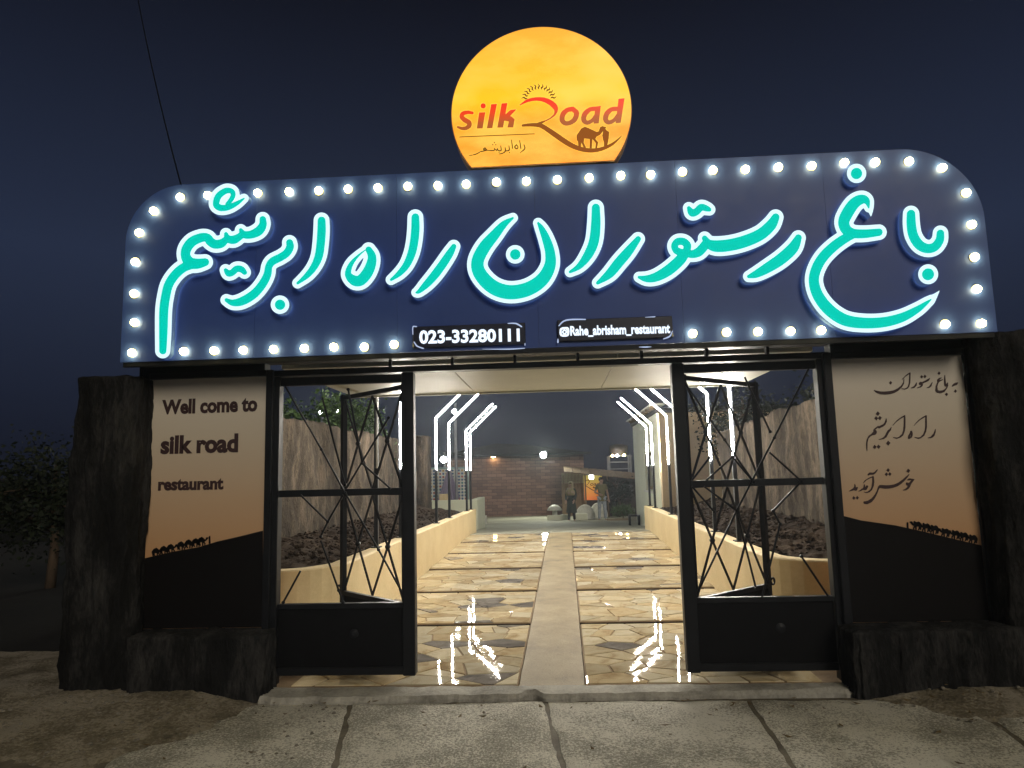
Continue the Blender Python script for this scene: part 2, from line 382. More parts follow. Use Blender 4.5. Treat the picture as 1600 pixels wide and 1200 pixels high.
# ================================================================== SETTING
def prof(Y):
    for (a, za), (b, zb) in (((-200, 0), (-0.1, 0)), ((-0.1, 0), (9.5, 0.22)), ((9.5, 0.22), (22, -0.42)), ((22, -0.42), (600, -0.42))):
        if a <= Y <= b: return za+(zb-za)*(Y-a)/(b-a)
    return 0
def sheet(name, X, Ys, mat, dz=0.0, zf=None):
    mb = MB(); n = len(X)
    vs = [(x, y, (zf(x, y) if zf else prof(y))+dz) for y in Ys for x in X]
    fs = [(j*n+i, j*n+i+1, (j+1)*n+i+1, (j+1)*n+i) for j in range(len(Ys)-1) for i in range(n-1)]
    mb.add(vs, fs); return mb.build(name, mat, None, True)
g = sheet('ground', [-400, -60, -20, -8, 0, 8, 20, 60, 400], [-200, -60, -20, -8, -4, -0.1, 9.5, 22, 60, 200, 600], groundm, -0.03)
tag(g, 'dark bare earth around the gate and courtyard', kind='structure')

hillm = rough_mat('hill_earth', (0.002, 0.002, 0.002), (0.007, 0.007, 0.006), 0.8, rough=1.0, fine=9)
def hillz(x, y):
    d = math.hypot((x+26)/17, (y-20)/11); return -0.3+max(0, 1-d*d)*2.2+noise.fractal(Vector((x*0.25, y*0.25, 2)), 0.9, 2, 5)*0.5*max(0, 1.2-d)
tag(sheet('hill', [-44+i*0.7 for i in range(52)], [8+i*0.8 for i in range(31)], hillm, 0, hillz), 'dark low hillside in the night beyond the left column', kind='structure')

# dirt verges either side of the gate (raised towards the walls)
def verge(x, y):
    s = 0.0
    if x < -1.85:
        t = min(1, max(0, (-1.85-x)/0.5)); s = t*0.10*max(0, min(1, (y+1.25)/1.0))
    if x > 1.95:
        t = min(1, max(0, (x-1.95)/0.5)); s = t*0.11*max(0, min(1, (y+0.85)/0.7))
    return s
def lump(x, y):
    p = Vector((x*3, y*3, 0)); return verge(x, y) + noise.fractal(p, 1.0, 2.0, 5)*0.018 + noise.noise(p*5)*0.004
Xs = [-9+i*0.06 for i in range(int((9-1.2)/0.06))]
tag(sheet('dirt_verge', Xs, [-2.6+i*0.05 for i in range(70)], dirtm, 0.006, lambda x, y: lump(x, y) - (0.03 if x > -1.5 else 0) - max(0, x+2.2)*0.03),
    'sandy brown dirt heaped against the left column', kind='structure')
Xs = [2.0+i*0.06 for i in range(100)]
tag(sheet('dirt_skirt', Xs, [-0.85+i*0.05 for i in range(30)], dirtm, 0.012, lambda x, y: lump(x, y)-0.02),
    'dusty earth skirt along the right low wall', kind='structure')
# loose pebbles, uncountable
mb = MB()
for i in range(420):
    x = random.uniform(-4.2, -1.3) if i % 3 else random.uniform(2.0, 4.0); y = random.uniform(-1.4, -0.28)
    r = random.uniform(0.005, 0.017); z = lump(x, y)+0.006 if abs(x) > 1.6 else 0.02
    mb.lathe((x, y, z), [(r*0.6, -r*0.3), (r, 0.1*r), (r*0.55, r*0.6)], 5)
tag(mb.build('gravel', rough_mat('pebble', (0.10, 0.09, 0.07), (0.30, 0.27, 0.22), 9.0)), 'loose pebbles scattered over the dirt', kind='stuff')

# concrete slabs of the street in front of the gate
pv = thing('pavement', 'grey brown concrete street slabs in front of the gate', None); tag(pv, kind='structure')
J = [(-3.9, -3.6), (-2.55, -2.35), (-1.30, -1.09), (0.0, 0.10), (1.31, 1.26), (2.66, 2.52), (4.1, 3.9)]
def slab(xa, xb, y0, y1, seed):
    nx, ny = 26, 22; vs = []; fs = []
    def edge(j, y):
        t = (y+0.3)/(-1.0); return J[j][0]+(J[j][1]-J[j][0])*t
    for j in range(ny+1):
        y = y0+(y1-y0)*j/ny
        for i in range(nx+1):
            a, b = edge(xa, y)+0.017, edge(xb, y)-0.017; x = a+(b-a)*i/nx
            jx = noise.noise(Vector((x*9, y*9, seed)))*0.018 if i in (0, nx) else 0
            jy = noise.noise(Vector((x*7, y*7, seed+5)))*0.022 if j in (0, ny) else 0
            h = 0.022+noise.noise(Vector((x*2.5, y*2.5, seed)))*0.006 + noise.noise(Vector((x*18, y*18, seed)))*0.0018
            if i in (0, nx) or j in (0, ny): h -= 0.010
            vs.append((x+jx, y+jy, h))
    n = nx+1
    fs += [(j*n+i, j*n+i+1, (j+1)*n+i+1, (j+1)*n+i) for j in range(ny) for i in range(nx)]
    ring = [i for i in range(n)] + [j*n+nx for j in range(1, ny+1)] + [ny*n+i for i in range(nx-1, -1, -1)] + [j*n for j in range(ny-1, 0, -1)]
    o = len(vs); vs += [(vs[i][0], vs[i][1], -0.06) for i in ring]
    fs += [(ring[k], ring[(k+1) % len(ring)], o+(k+1) % len(ring), o+k) for k in range(len(ring))]
    MB().add(vs, fs).build('slab', concrete, pv)
for k in range(1, 6):
    slab(k, k+1, -0.30 if 0 < k < 9 else -0.6, -2.1, k*3.1)
    slab(k, k+1, -2.13, -4.2, k*3.1+50)
mb = MB().box(-4.5, 4.5, -8, -0.25, -0.08, 0.009)
mb.build('joint_bed', rough_mat('joint_dirt', (0.06, 0.05, 0.035), (0.19, 0.165, 0.12), 5.0), pv)

# sill of the gateway
def sill():
    n = 220; vs = []; fs = []
    for i in range(n+1):
        x = -1.93+3.98*i/n
        e = noise.noise(Vector((x*3, 0, 1)))*0.045 + noise.noise(Vector((x*14, 0, 2)))*0.022 + noise.noise(Vector((x*37, 0, 2)))*0.008 + max(0, noise.noise(Vector((x*5.5, 9, 2)))-0.15)*0.16
        yf = -0.33+0.10*(x+1.93)/3.98*1.0 + e
        zt = 0.056+noise.noise(Vector((x*5, 3, 0)))*0.006+noise.noise(Vector((x*23, 3, 0)))*0.003
        for y, z in ((yf, -0.05), (yf-0.0, 0.028), (yf+0.03, zt-0.004), (-0.17, zt), (-0.085, zt), (-0.085, -0.05)): vs.append((x, y, z))
    for i in range(n):
        for k in range(5): fs.append((i*6+k, i*6+k+1, (i+1)*6+k+1, (i+1)*6+k))
    fs += [tuple(range(6)), tuple(n*6+k for k in range(5, -1, -1))]
    return MB().add(vs, fs).build('gate_sill', sillm, None, False)
tag(sill(), 'chipped pale concrete sill across the gateway', kind='structure')

# aisle: mortar bed, centre strip, crazy paving
SH = 0.016                                            # the aisle runs a little to the right
STEPS = [-0.08, 1.74, 3.37, 5.05, 6.68, 8.15, 9.44]
def fl(y): return 0.052+0.0245*min(y, 9.45)           # the long slope
def fz(y, seg=None):                                  # treads a little flatter than the slope, with a low riser between
    if seg is None:
        seg = 0
        while seg < 5 and y >= STEPS[seg+1]: seg += 1
    m_ = (STEPS[seg]+STEPS[seg+1])/2
    return fl(m_)+(y-m_)*0.0135
aisle = thing('aisle_floor', 'crazy paved stone aisle leading from the gate to the courtyard', None); tag(aisle, kind='structure')
for si, (a, b) in enumerate(zip(STEPS[:-1], STEPS[1:])):
    for xl, xr in ((-1.95, -0.188), (0.278, 2.05)):
        a2 = a+0.004; b2 = b-0.004
        vs = [(xl+SH*a2, a2, fz(a, si)-0.006), (xr+SH*a2, a2, fz(a, si)-0.006), (xr+SH*b2, b2, fz(b, si)-0.006), (xl+SH*b2, b2, fz(b, si)-0.006)]
        vs += [(x, y, z-0.09) for x, y, z in vs]
        MB().add(vs, [(0, 1, 2, 3), (4, 7, 6, 5), (0, 4, 5, 1), (1, 5, 6, 2), (2, 6, 7, 3), (3, 7, 4, 0)]).build('mortar_bed', mortar, aisle)
        if si: MB().box(xl+SH*a2, xr+SH*a2, a2-0.006, a2-0.001, fz(a, si-1)-0.02, fz(a, si)-0.012).build('riser', riserm, aisle)
n = 80; vs = []; fs = []
for j in range(n+1):
    y = -0.085+(9.44+0.085)*j/n
    for i in range(7):
        x = -0.182+0.454*i/6+SH*y
        jx = noise.noise(Vector((y*6, i, 0)))*0.005 if i in (0, 6) else 0
        vs.append((x+jx, y, fl(y)+0.006+noise.noise(Vector((x*5, y*5, 0)))*0.004-(0.012 if i in (0, 6) else 0)))
fs = [(j*7+i, j*7+i+1, (j+1)*7+i+1, (j+1)*7+i) for j in range(n) for i in range(6)]
MB().add(vs, fs).build('centre_strip', stripm, aisle, True)
def clip(poly, px, py, nx, ny):
    out = []
    for i in range(len(poly)):
        a, b = poly[i], poly[(i+1) % len(poly)]
        da = (a[0]-px)*nx+(a[1]-py)*ny; db = (b[0]-px)*nx+(b[1]-py)*ny
        if da <= 0: out.append(a)
        if (da < 0 < db) or (db < 0 < da):
            t = da/(da-db); out.append((a[0]+(b[0]-a[0])*t, a[1]+(b[1]-a[1])*t))
    return out
stones = []
rng = random.Random(21)
for si, (a, b) in enumerate(zip(STEPS[:-1], STEPS[1:])):
    for xl, xr in ((-1.80, -0.192), (0.282, 1.88)):
        rect = [(xl, a+0.017), (xr, a+0.017), (xr, b-0.017), (xl, b-0.017)]
        cnt = int((xr-xl)*(b-a)/0.075); seeds = []
        tries = 0
        while len(seeds) < cnt and tries < 4000:
            tries += 1; q = (rng.uniform(xl, xr), rng.uniform(a, b))
            if all(math.hypot((q[0]-s[0])*0.7, q[1]-s[1]) > 0.17 for s in seeds): seeds.append(q)
        for k in range(int(cnt*0.25)): seeds.append((rng.uniform(xl, xr), rng.uniform(a, b)))
        for i, s in enumerate(seeds):
            p = rect
            for j, t in enumerate(seeds):
                if i != j and p:
                    dx, dy = (t[0]-s[0])*0.8, t[1]-s[1]
                    if dx*dx+dy*dy < 0.6: p = clip(p, (s[0]+t[0])/2, (s[1]+t[1])/2, dx*0.8, dy)
            if len(p) < 3: continue
            # drop very short sides, pull in for the joint
            q = [p[k] for k in range(len(p)) if math.hypot(p[k][0]-p[k-1][0], p[k][1]-p[k-1][1]) > 0.02]
            if len(q) < 3: continue
            cx = sum(v[0] for v in q)/len(q); cy = sum(v[1] for v in q)/len(q)
            gap = rng.uniform(0.004, 0.009)
            for k in range(len(q)):
                (ax, ay), (bx, by) = q[k-1], q[k]
                l = math.hypot(bx-ax, by-ay)
                if l < 1e-4: continue
                nx, ny = (by-ay)/l, -(bx-ax)/l
                if (cx-ax)*nx+(cy-ay)*ny > 0: nx, ny = -nx, -ny
                pc = locals().get('cur') if k else None
                cur = clip(cur if k else q, ax-nx*gap, ay-ny*gap, nx, ny)
                if len(cur) < 3: break
            if len(cur) >= 3:
                ar = abs(sum(cur[k-1][0]*cur[k][1]-cur[k][0]*cur[k-1][1] for k in range(len(cur))))/2
                if ar > 0.0012: stones.append((cy, cur, si))
stones.sort(key=lambda s: s[0])
rest = {}
for idx, (cy, poly, si) in enumerate(stones):
    cx = sum(p[0] for p in poly)/len(poly)
    tx, ty = rng.gauss(0, 0.003), rng.gauss(0, 0.003); up = rng.uniform(0.0, 0.003)
    ins = [(cx+(x-cx)*0.97, cy+(y-cy)*0.97) for x, y in poly]
    def zz(x, y, d=0): return fz(y, si)+up+(x-cx)*tx+(y-cy)*ty+d
    n = len(poly)
    vs = [(x+SH*y, y, zz(x, y)) for x, y in ins] + [(x+SH*y, y, zz(x, y, -0.003)) for x, y in poly] + [(x+SH*y, y, zz(x, y, -0.02)) for x, y in poly]
    fs = [tuple(range(n))] + [(i, n+i, n+(i+1) % n, (i+1) % n) for i in range(n)] + [(n+i, 2*n+i, 2*n+(i+1) % n, n+(i+1) % n) for i in range(n)]
    r = rng.random(); mi = 2 if r < 0.06 else 1 if r < 0.36 else 3 if r < 0.52 else 0
    if idx < 300: MB().add(vs, fs).build('stone', stones_m[mi], aisle)
    else: rest.setdefault(mi, MB()).add(vs, fs)
for mi, mb in rest.items():
    tag(mb.build('far_stones', stones_m[mi], aisle), kind='stuff')

# courtyard floor behind the aisle
tag(sheet('courtyard', [-5.5+i for i in range(15)], [9.46, 12, 15, 18, 22, 26, 30, 36], courtm, 0.0,
          lambda x, y: (0.2835 if y < 9.5 else 0.2835+(prof(y)-0.22)*1.0)), 'pale concrete courtyard floor behind the aisle', kind='structure')
MB().box(-3.2+SH*9.5, 3.4+SH*9.5, 9.42, 9.47, 0.1, 0.280).build('aisle_edge', sillm, aisle)

# ================================================================== PLANTERS, MUD WALLS
def planter(sgn, name, label):
    t = thing(name, label, 'planter')
    x0 = -1.79 if sgn < 0 else 1.87
    path = []
    yend = 10.5 if sgn < 0 else 10.4
    for y in [yend, 9, 7.5, 6, 4.5, 3.2, 2.2, 1.6]: path.append((x0+SH*y, y))
    R_ = 0.62
    cx = x0+sgn*R_+SH*1.4; cy = 1.35
    for k in range(1, 10):
        a = math.pi/2*k/9
        path.append((cx-sgn*R_*math.cos(a), cy-R_*math.sin(a)))
    path.append((x0+sgn*1.6, cy-R_-0.02))
    W = 0.16; nseg = len(path); vs = []; fs = []
    P = [Vector((x, y)) for x, y in path]
    for i, p in enumerate(P):
        d = (P[min(i+1, nseg-1)]-P[max(i-1, 0)]).normalized(); nrm = Vector((d.y, -d.x))*(1 if sgn < 0 else -1)   # outward = towards soil
        q = p+nrm*W
        top = 0.745+0.006*noise.noise(Vector((p.x*3, p.y*3, 0)))
        zb = fl(max(0, p.y))-0.12
        vs += [(p.x, p.y, zb), (p.x, p.y, top-0.012), (p.x+nrm.x*0.012, p.y+nrm.y*0.012, top), (q.x-nrm.x*0.012, q.y-nrm.y*0.012, top), (q.x, q.y, top-0.012), (q.x, q.y, zb)]
    for i in range(nseg-1):
        for k in range(6): fs.append((i*6+k, i*6+(k+1) % 6, (i+1)*6+(k+1) % 6, (i+1)*6+k))
    fs += [tuple(range(6)), tuple((nseg-1)*6+k for k in range(5, -1, -1))]
    MB().add(vs, fs).build('wall', plaster, t)
    # soil bed with clods
    xa, xb = (x0-1.40, x0-0.08) if sgn < 0 else (x0+0.08, x0+1.45)
    nx, ny = 44, 260; vs = []; fs = []
    for j in range(ny+1):
        y = 0.86+((yend if sgn < 0 else 9.94)-0.9)*j/ny
        for i in range(nx+1):
            x = xa+(xb-xa)*i/nx; w = abs(x-x0)/1.3
            if y < 1.45:
                lim = 0.50*max(0, 1-((y-0.80)/0.65))
                pass
            z = 0.69+0.16*w*w+0.038*noise.fractal(Vector((x*6, y*6, sgn)), 0.8, 2.2, 5)+0.03*noise.noise(Vector((x*2.3, y*2.3, 7)))
            vs.append((x+SH*y, y, z))
    n = nx+1
    for j in range(ny):
        for i in range(nx):
            xx = sum(vs[q][0] for q in (j*n+i, j*n+i+1))/2; yy = vs[j*n+i][1]
            if yy < cy:                                    # keep inside the rounded end
                ddx = (xx-cx)*(-sgn); 
                if ddx > 0 and math.hypot(ddx, yy-cy) > R_-0.08: continue
                if yy < cy-R_+0.10: continue
            fs.append((j*n+i, j*n+i+1, (j+1)*n+i+1, (j+1)*n+i))
    MB().add(vs, fs).build('soil_bed', soil, t, False)
    mb = MB()
    for k in range(1500):
        y = random.uniform(1.5, 9.8); x = random.uniform(xa+0.14, xb-0.1)
        w = abs(x-x0)/1.3; z = 0.70+0.16*w*w+0.038*noise.fractal(Vector((x*6, y*6, sgn)), 0.8, 2.2, 5)
        r = 0.006+0.034*random.random()**2.2
        prof_ = [(r*0.5, -r*0.4), (r, 0), (r*0.7, r*0.45), (r*0.2, r*0.6)]
        o = len(mb.v); mb.lathe((x+SH*y, y, z), prof_, 6)
        for q in range(o, len(mb.v)):
            v = mb.v[q]; mb.v[q] = (v[0]+random.uniform(-.3, .3)*r, v[1]+random.uniform(-.3, .3)*r, v[2]+random.uniform(-.25, .25)*r)
    tag(mb.build('clods', soil, t), kind='stuff')
    return t
planter(-1, 'planter', 'long cream planter wall with dark soil along the left of the aisle')
planter(1, 'planter', 'long cream planter wall with dark soil along the right of the aisle')

def mud_wall(name, label, x0, k, ya, yb, ztop, thick, side):
    ny, nz = 150, 44; t = None; vs = []; fs = []
    def P(face, y, s):
        x = x0+k*y+(0 if face == 0 else side*thick)
        zt = ztop(y)
        z = 0.05+(zt-0.05)*s
        d = 0.045*noise.fractal(Vector((y*1.6, z*1.2, face*9+x0)), 0.8, 2.1, 6)+0.016*noise.noise(Vector((y*14, z*3.5, x0)))
        return (x-side*d*(1 if face == 0 else -1), y, z+(0.03*noise.noise(Vector((y*4, face, 3))) if s > 0.97 else 0))
    for face in (0, 1):
        for j in range(ny+1):
            for i in range(nz+1): vs.append(P(face, ya+(yb-ya)*j/ny, i/nz))
    n = nz+1; off = (ny+1)*n
    for face in (0, 1):
        for j in range(ny):
            for i in range(nz): fs.append(tuple(face*off+q for q in (j*n+i, j*n+i+1, (j+1)*n+i+1, (j+1)*n+i)))
    for j in range(ny): fs.append((j*n+nz, (j+1)*n+nz, off+(j+1)*n+nz, off+j*n+nz))
    for e in (0, ny):
        for i in range(nz): fs.append((e*n+i, e*n+i+1, off+e*n+i+1, off+e*n+i))
    return tag(MB().add(vs, fs).build(name, mud, None, True), label, 'wall')
mud_wall('mud_wall', 'rough brown straw and mud wall behind the left planter', -3.02, SH, 0.35, 10.0, lambda y: 2.22+0.05*noise.noise(Vector((y*0.9, 0, 0))), 0.3, -1)
mud_wall('mud_wall', 'rough brown straw and mud wall behind the right planter', 3.16, SH, 0.35, 8.6, lambda y: 2.36-0.02*y+0.05*noise.noise(Vector((y*0.9, 5, 0))), 0.3, 1)
def rough_column(name, label, cat, cx, cy, hx, hy, z0, z1, mat, taper=0.0, groove=0.02, power=4.0, n=120, mrows=None, seed=0.0, lean=0.0):
    mrows = mrows or int((z1-z0)/0.025)
    vs = []; fs = []
    def ring(z, shrink=1.0, dz=0):
        for k in range(n):
            a = 2*math.pi*k/n; c, s = math.cos(a), math.sin(a)
            rr = 1/((abs(c)**power+abs(s)**power)**(1/power))
            x, y = rr*c*hx*shrink, rr*s*hy*shrink
            per = a*(hx+hy)/1.6
            d = groove*(noise.noise(Vector((c*hx*22+seed, s*hx*22, z*2.2)))+0.6*noise.fractal(Vector((c*hx*6+seed, s*6*hy, z*5)), 0.9, 2, 4))
            L = math.hypot(x, y)+1e-9
            x += x/L*d*shrink; y += y/L*d*shrink
            t = (z-z0)/(z1-z0); tp = 1-taper*t
            vs.append((cx+x*tp+lean*t, cy+y*tp, z+dz+(0.02*noise.noise(Vector((x*9, y*9, seed))) if t > 0.98 else 0)))
    for i in range(mrows+1): ring(z0+(z1-z0)*i/mrows)
    ring(z1, 0.9, 0.012); ring(z1, 0.5, 0.02)
    R_ = mrows+3
    for i in range(R_-1):
        for k in range(n): fs.append((i*n+k, i*n+(k+1) % n, (i+1)*n+(k+1) % n, (i+1)*n+k))
    fs.append(tuple((R_-1)*n+k for k in range(n)))
    return tag(MB().add(vs, fs).build(name, mat, None, True), label, cat)
rough_column('wall_end_pier', 'lit tan mud pier at the far end of the left wall', 'pier', -2.98, 10.8, 0.30, 0.35, 0.2, 2.38, mud, 0.02, 0.015, seed=3)
rough_column('gate_column', 'dark rough stucco column left of the welcome poster', 'column', -3.135, -0.05, 0.255, 0.24, -0.02, 2.27, bark, 0.03, 0.03, seed=1)
rough_column('gate_column', 'dark rough stucco column at the right edge beside the Persian poster', 'column', 3.36, -0.05, 0.34, 0.24, -0.02, 2.37, bark, 0.02, 0.03, seed=8)
rough_column('low_wall', 'dark grooved low wall below the welcome poster', 'wall', -2.40, -0.17, 0.50, 0.13, -0.03, 0.445, bark, 0.0, 0.034, 8.0, 260, 30, 4)
rough_column('low_wall', 'dark grooved low wall below the Persian poster', 'wall', 2.62, -0.17, 0.62, 0.13, -0.03, 0.425, bark, 0.0, 0.034, 8.0, 300, 30, 11)

# ================================================================== THE GATE
GX = (-1.96, -0.955, 1.025, 2.05)        # outer post, inner post, inner post, outer post
def knob(mb, p, r=0.012): mb.lathe(p, [(r*0.4, -r), (r, -r*0.5), (r, r*0.5), (r*0.4, r)], 8, 'y')
def side_panel(label, xa, xb, rods):
    t = thing('gate_side_panel', label, 'gate panel')
    for x in (xa, xb):
        w = 0.09 if abs(x) < 1.5 else 0.085
        MB().box(x-w/2, x+w/2, -0.045, 0.045, 0.02 if abs(x) > 1.5 else 0.115, 2.27).build('post', black, t, False, 0.006)
    a, b = xa+0.043, xb-0.045
    MB().box(a, b, -0.022, 0.022, 1.375, 1.425).build('rail', black, t, False, 0.004)
    MB().box(a, b, -0.025, 0.025, 2.20, 2.262).build('rail', black, t, False, 0.004)
    MB().box(a, b, -0.025, 0.025, 0.575, 0.612).build('rail', black, t, False, 0.004)
    MB().box(a, b, -0.025, 0.025, 0.118, 0.17).build('rail', black, t, False, 0.004)
    MB().box(a, b, -0.008, 0.008, 0.168, 0.577).build('sheet', black2, t)
    mb = MB(); cx = (a+b)/2+0.1; mb.lathe((cx, -0.010, 0.40), [(0.035, 0), (0.035, 0.006), (0.012, 0.012)], 10, 'y'); mb.build('boss', black, t)
    for (p, q) in rods:
        P, Q = at(*p, -0.03), at(*q, -0.03)
        mb = MB(); mb.tube([P, Q], 0.0075, 6)
        knob(mb, Q); mb.build('rod', black, t)
    return t
def lz(s, ox, oy, L): return [((a*s+ox, b*s+oy), (c*s+ox, d*s+oy)) for a, b, c, d in L]
side_panel('fixed black iron side panel with thin crossed rods left of the opening', GX[0], GX[1], lz(230/726, 430, 580, [
    (50, 75, 228, 385), (228, 385, 345, 600), (345, 600, 510, 880), (510, 880, 645, 1125), (125, 610, 260, 742), (335, 610, 260, 742),
    (260, 742, 225, 815), (225, 835, 335, 1140), (125, 985, 40, 1140), (570, 580, 430, 455), (350, 580, 560, 230), (232, 130, 345, 560), (430, 455, 360, 90)]))
side_panel('fixed black iron side panel with thin crossed rods right of the opening', GX[2], GX[3], lz(280/884, 1040, 570, [
    (705, 20, 535, 360), (535, 360, 350, 720), (350, 720, 150, 1140), (75, 65, 290, 370), (290, 370, 435, 580), (390, 60, 515, 330), (510, 430, 670, 575),
    (530, 720, 670, 575), (475, 1150, 565, 785), (800, 1140, 670, 945), (190, 600, 350, 720), (350, 720, 445, 1100), (130, 600, 240, 725),
    (130, 570, 215, 460), (200, 570, 330, 455), (330, 455, 435, 580), (565, 785, 530, 720)]))
def leaf(label, hx, fx, fy):
    t = thing('gate_leaf', label, 'gate leaf')
    H = Vector((hx, 0.055, 0)); E_ = Vector((fx, fy, 0)); D = E_-H
    nrm = Vector((D.y, -D.x, 0)).normalized()
    def P(u, z): return H+D*u+Vector((0, 0, z))
    def bar(nm, u0, z0, u1, z1, w, h, mat=black):
        MB().bar(P(u0, z0), P(u1, z1), w, h, nrm).build(nm, mat, t)
    L = D.length
    for u in (0.02, 0.975): bar('stile', u, 0.13, u, 2.20, 0.042, 0.04)
    for z in (0.15, 0.575, 1.385, 2.175): bar('rail', 0.045, z, 0.95, z, 0.034, 0.034)
    MB().add([P(0.04, 0.17), P(0.955, 0.17), P(0.955, 0.56), P(0.04, 0.56), P(0.04, 0.17)+nrm*0.012, P(0.955, 0.17)+nrm*0.012, P(0.955, 0.56)+nrm*0.012, P(0.04, 0.56)+nrm*0.012],
             [(0, 1, 2, 3), (7, 6, 5, 4), (0, 4, 5, 1), (1, 5, 6, 2), (2, 6, 7, 3), (3, 7, 4, 0)]).build('sheet', black2, t)
    for z0, z1 in ((0.60, 1.36), (1.41, 2.15)):
        zm = (z0+z1)/2
        for un, ua, ub in ((0.27, 0.05, 0.5), (0.73, 0.5, 0.95)):
            for uu, zz_ in ((ua, z0), (ub, z0), (ua, z1), (ub, z1)):
                bar('lattice_bar', un, zm, uu, zz_, 0.014, 0.012)
            mb = MB(); c = P(un, zm); mb.lathe((c.x, c.y, c.z), [(0.006, -0.018), (0.02, -0.012), (0.02, 0.012), (0.006, 0.018)], 8, 'y'); mb.build('node_boss', black, t)
    p = P(1.01, 0.60); mb = MB(); pts = []
    for k in range(13):
        a = k*2*math.pi/12; pts.append(p+D.normalized()*(0.035+0.025*math.cos(a))+Vector((0, 0, 0.025*math.sin(a))))
    mb.tube(pts, 0.009, 6); mb.build('latch_eye', black, t)
    return t
leaf('black iron gate leaf swung open behind the left side panel', -0.985, -1.665, 0.71)
leaf('black iron gate leaf swung open behind the right side panel', 1.06, 1.79, 0.71)
hd = thing('gate_header', 'black header beam with short struts under the big sign', 'beam')
MB().box(-2.02, 2.10, -0.05, 0.05, 2.272, 2.315).build('lower_chord', black, hd, False, 0.004)
MB().box(-3.0, 3.05, -0.06, 0.07, 2.375, 2.47).build('upper_chord', black, hd, False, 0.004)
for xa, xb in ((-3.0, -2.03), (2.11, 3.05)): MB().box(xa, xb, -0.05, 0.06, 2.305, 2.374).build('side_fascia', black, hd, False, 0.003)
for px in (610, 707, 805, 903, 1003, 1105, 1200):
    x = at(px, 572, 0).x; MB().box(x-0.011, x+0.011, -0.02, 0.02, 2.317, 2.373).build('strut', black, hd)

# soffit behind the header with downlights
sf = thing('soffit', 'cream glossy ceiling panel behind the header over the entrance', 'canopy')
for xa, xb in ((-2.0, -0.70), (-0.696, 0.62), (0.624, 2.08)):
    MB().box(xa, xb, 0.20, 2.18, 2.362, 2.40).build('panel', soffitm, sf, False, 0.004)
MB().box(-2.0, 2.08, 2.185, 2.22, 2.345, 2.46).build('edge_lip', soffitm, sf, False, 0.004)
for i, (x, y) in enumerate(((-1.39, 1.79), (-1.30, 0.9), (1.61, 1.85), (1.68, 1.2))):
    d = MB().lathe((x, y, 2.346), [(0.05, 0.0), (0.052, 0.014)], 16).build('downlight', collar, sf)
    MB().lathe((x, y, 2.338), [(0.036, 0.0), (0.036, 0.007)], 14).build('lens', down_glow, d)

# ================================================================== POSTERS
poster_m = glow_grad('poster_print', 0.95, 2.30, [(0.0, (0.58, 0.32, 0.15)), (0.3, (0.62, 0.43, 0.27)), (0.65, (0.70, 0.60, 0.46)), (1.0, (0.80, 0.74, 0.64))], 0)
YP = -0.055
def pxpoly(name, pts, Y, depth, mat, parent):
    P = [at(x, y, Y) for x, y in pts]
    return MB().prism([(p.x, p.z) for p in P], Y, Y+depth).build(name, mat, parent)
CAMEL = [(1110, 600), (1108, 560), (1150, 500), (1180, 485), (1230, 505), (1280, 530), (1300, 525), (1310, 490), (1330, 480), (1365, 490), (1350, 510), (1330, 530), (1310, 555), (1280, 570),
         (1270, 590), (1295, 620), (1285, 670), (1270, 668), (1275, 625), (1245, 590), (1240, 670), (1220, 670), (1222, 590), (1175, 585), (1170, 620), (1190, 665), (1170, 665), (1150, 620), (1145, 660), (1125, 655), (1120, 610)]
def poster(label, corners, dunes, frame):
    t = thing('poster', label, 'poster')
    P = [at(x, y, YP) for x, y in corners]
    xa, xb = (P[0].x+P[3].x)/2, (P[1].x+P[2].x)/2; zb, zt = (P[2].z+P[3].z)/2, (P[0].z+P[1].z)/2
    MB().box(xa, xb, YP, YP+0.02, zb, zt).build('sheet', poster_m, t)
    w = 0.045
    for x0, x1, z0, z1 in ((xa-w-0.01, xa-0.003, zb-w, zt+w), (xb+0.003, xb+w+0.006, zb-w, zt+w)): MB().box(x0, x1, YP-0.03, YP+0.05, z0, z1).build('frame_bar', black, t, False, 0.003)
    for z0, z1 in ((zb-w, zb-0.003), (zt+0.003, zt+w)): MB().box(xa-0.003+0.001, xb+0.002, YP-0.028, YP+0.05, z0, z1).build('frame_bar', black, t, False, 0.003)
    D = [at(x, y, YP) for x, y in dunes]
    pts = [(max(xa+0.002, min(xb-0.002, p.x)), p.z) for p in D] + [(xb-0.002, zb+0.002), (xa+0.002, zb+0.002)]
    MB().prism(pts, YP-0.003, YP-0.0005).build('printed_dune', dune, t)
    return t
pl = poster('welcome poster in English on a sunset print beside the left gate panel', ((238, 592), (418, 590), (410, 983), (222, 980)),
            ((227, 872), (270, 862), (310, 855), (340, 846), (375, 838), (411, 829)), None)
text('lettering', 'Well come to', 253, (625, 618), 402, (648, 643), YP-0.003, ink, pl, 0.042)
text('lettering', 'silk road', 251, (681, 677), 372, (710, 707), YP-0.003, ink, pl, 0.042)
text('lettering', 'restaurant', 247, (749, 747), 349, (767, 765), YP-0.003, ink, pl, 0.042)
pr = poster('welcome poster in Persian calligraphy on a sunset print beside the right gate panel', ((1293, 562), (1503, 555), (1545, 968), (1335, 975)),
            ((1314, 806), (1345, 813), (1400, 821), (1440, 830), (1490, 842), (1536, 852)), None)
T1, T2, T3 = (0.0875, 1360, 570), (0.075, 1350, 630), (0.075, 1320, 720)
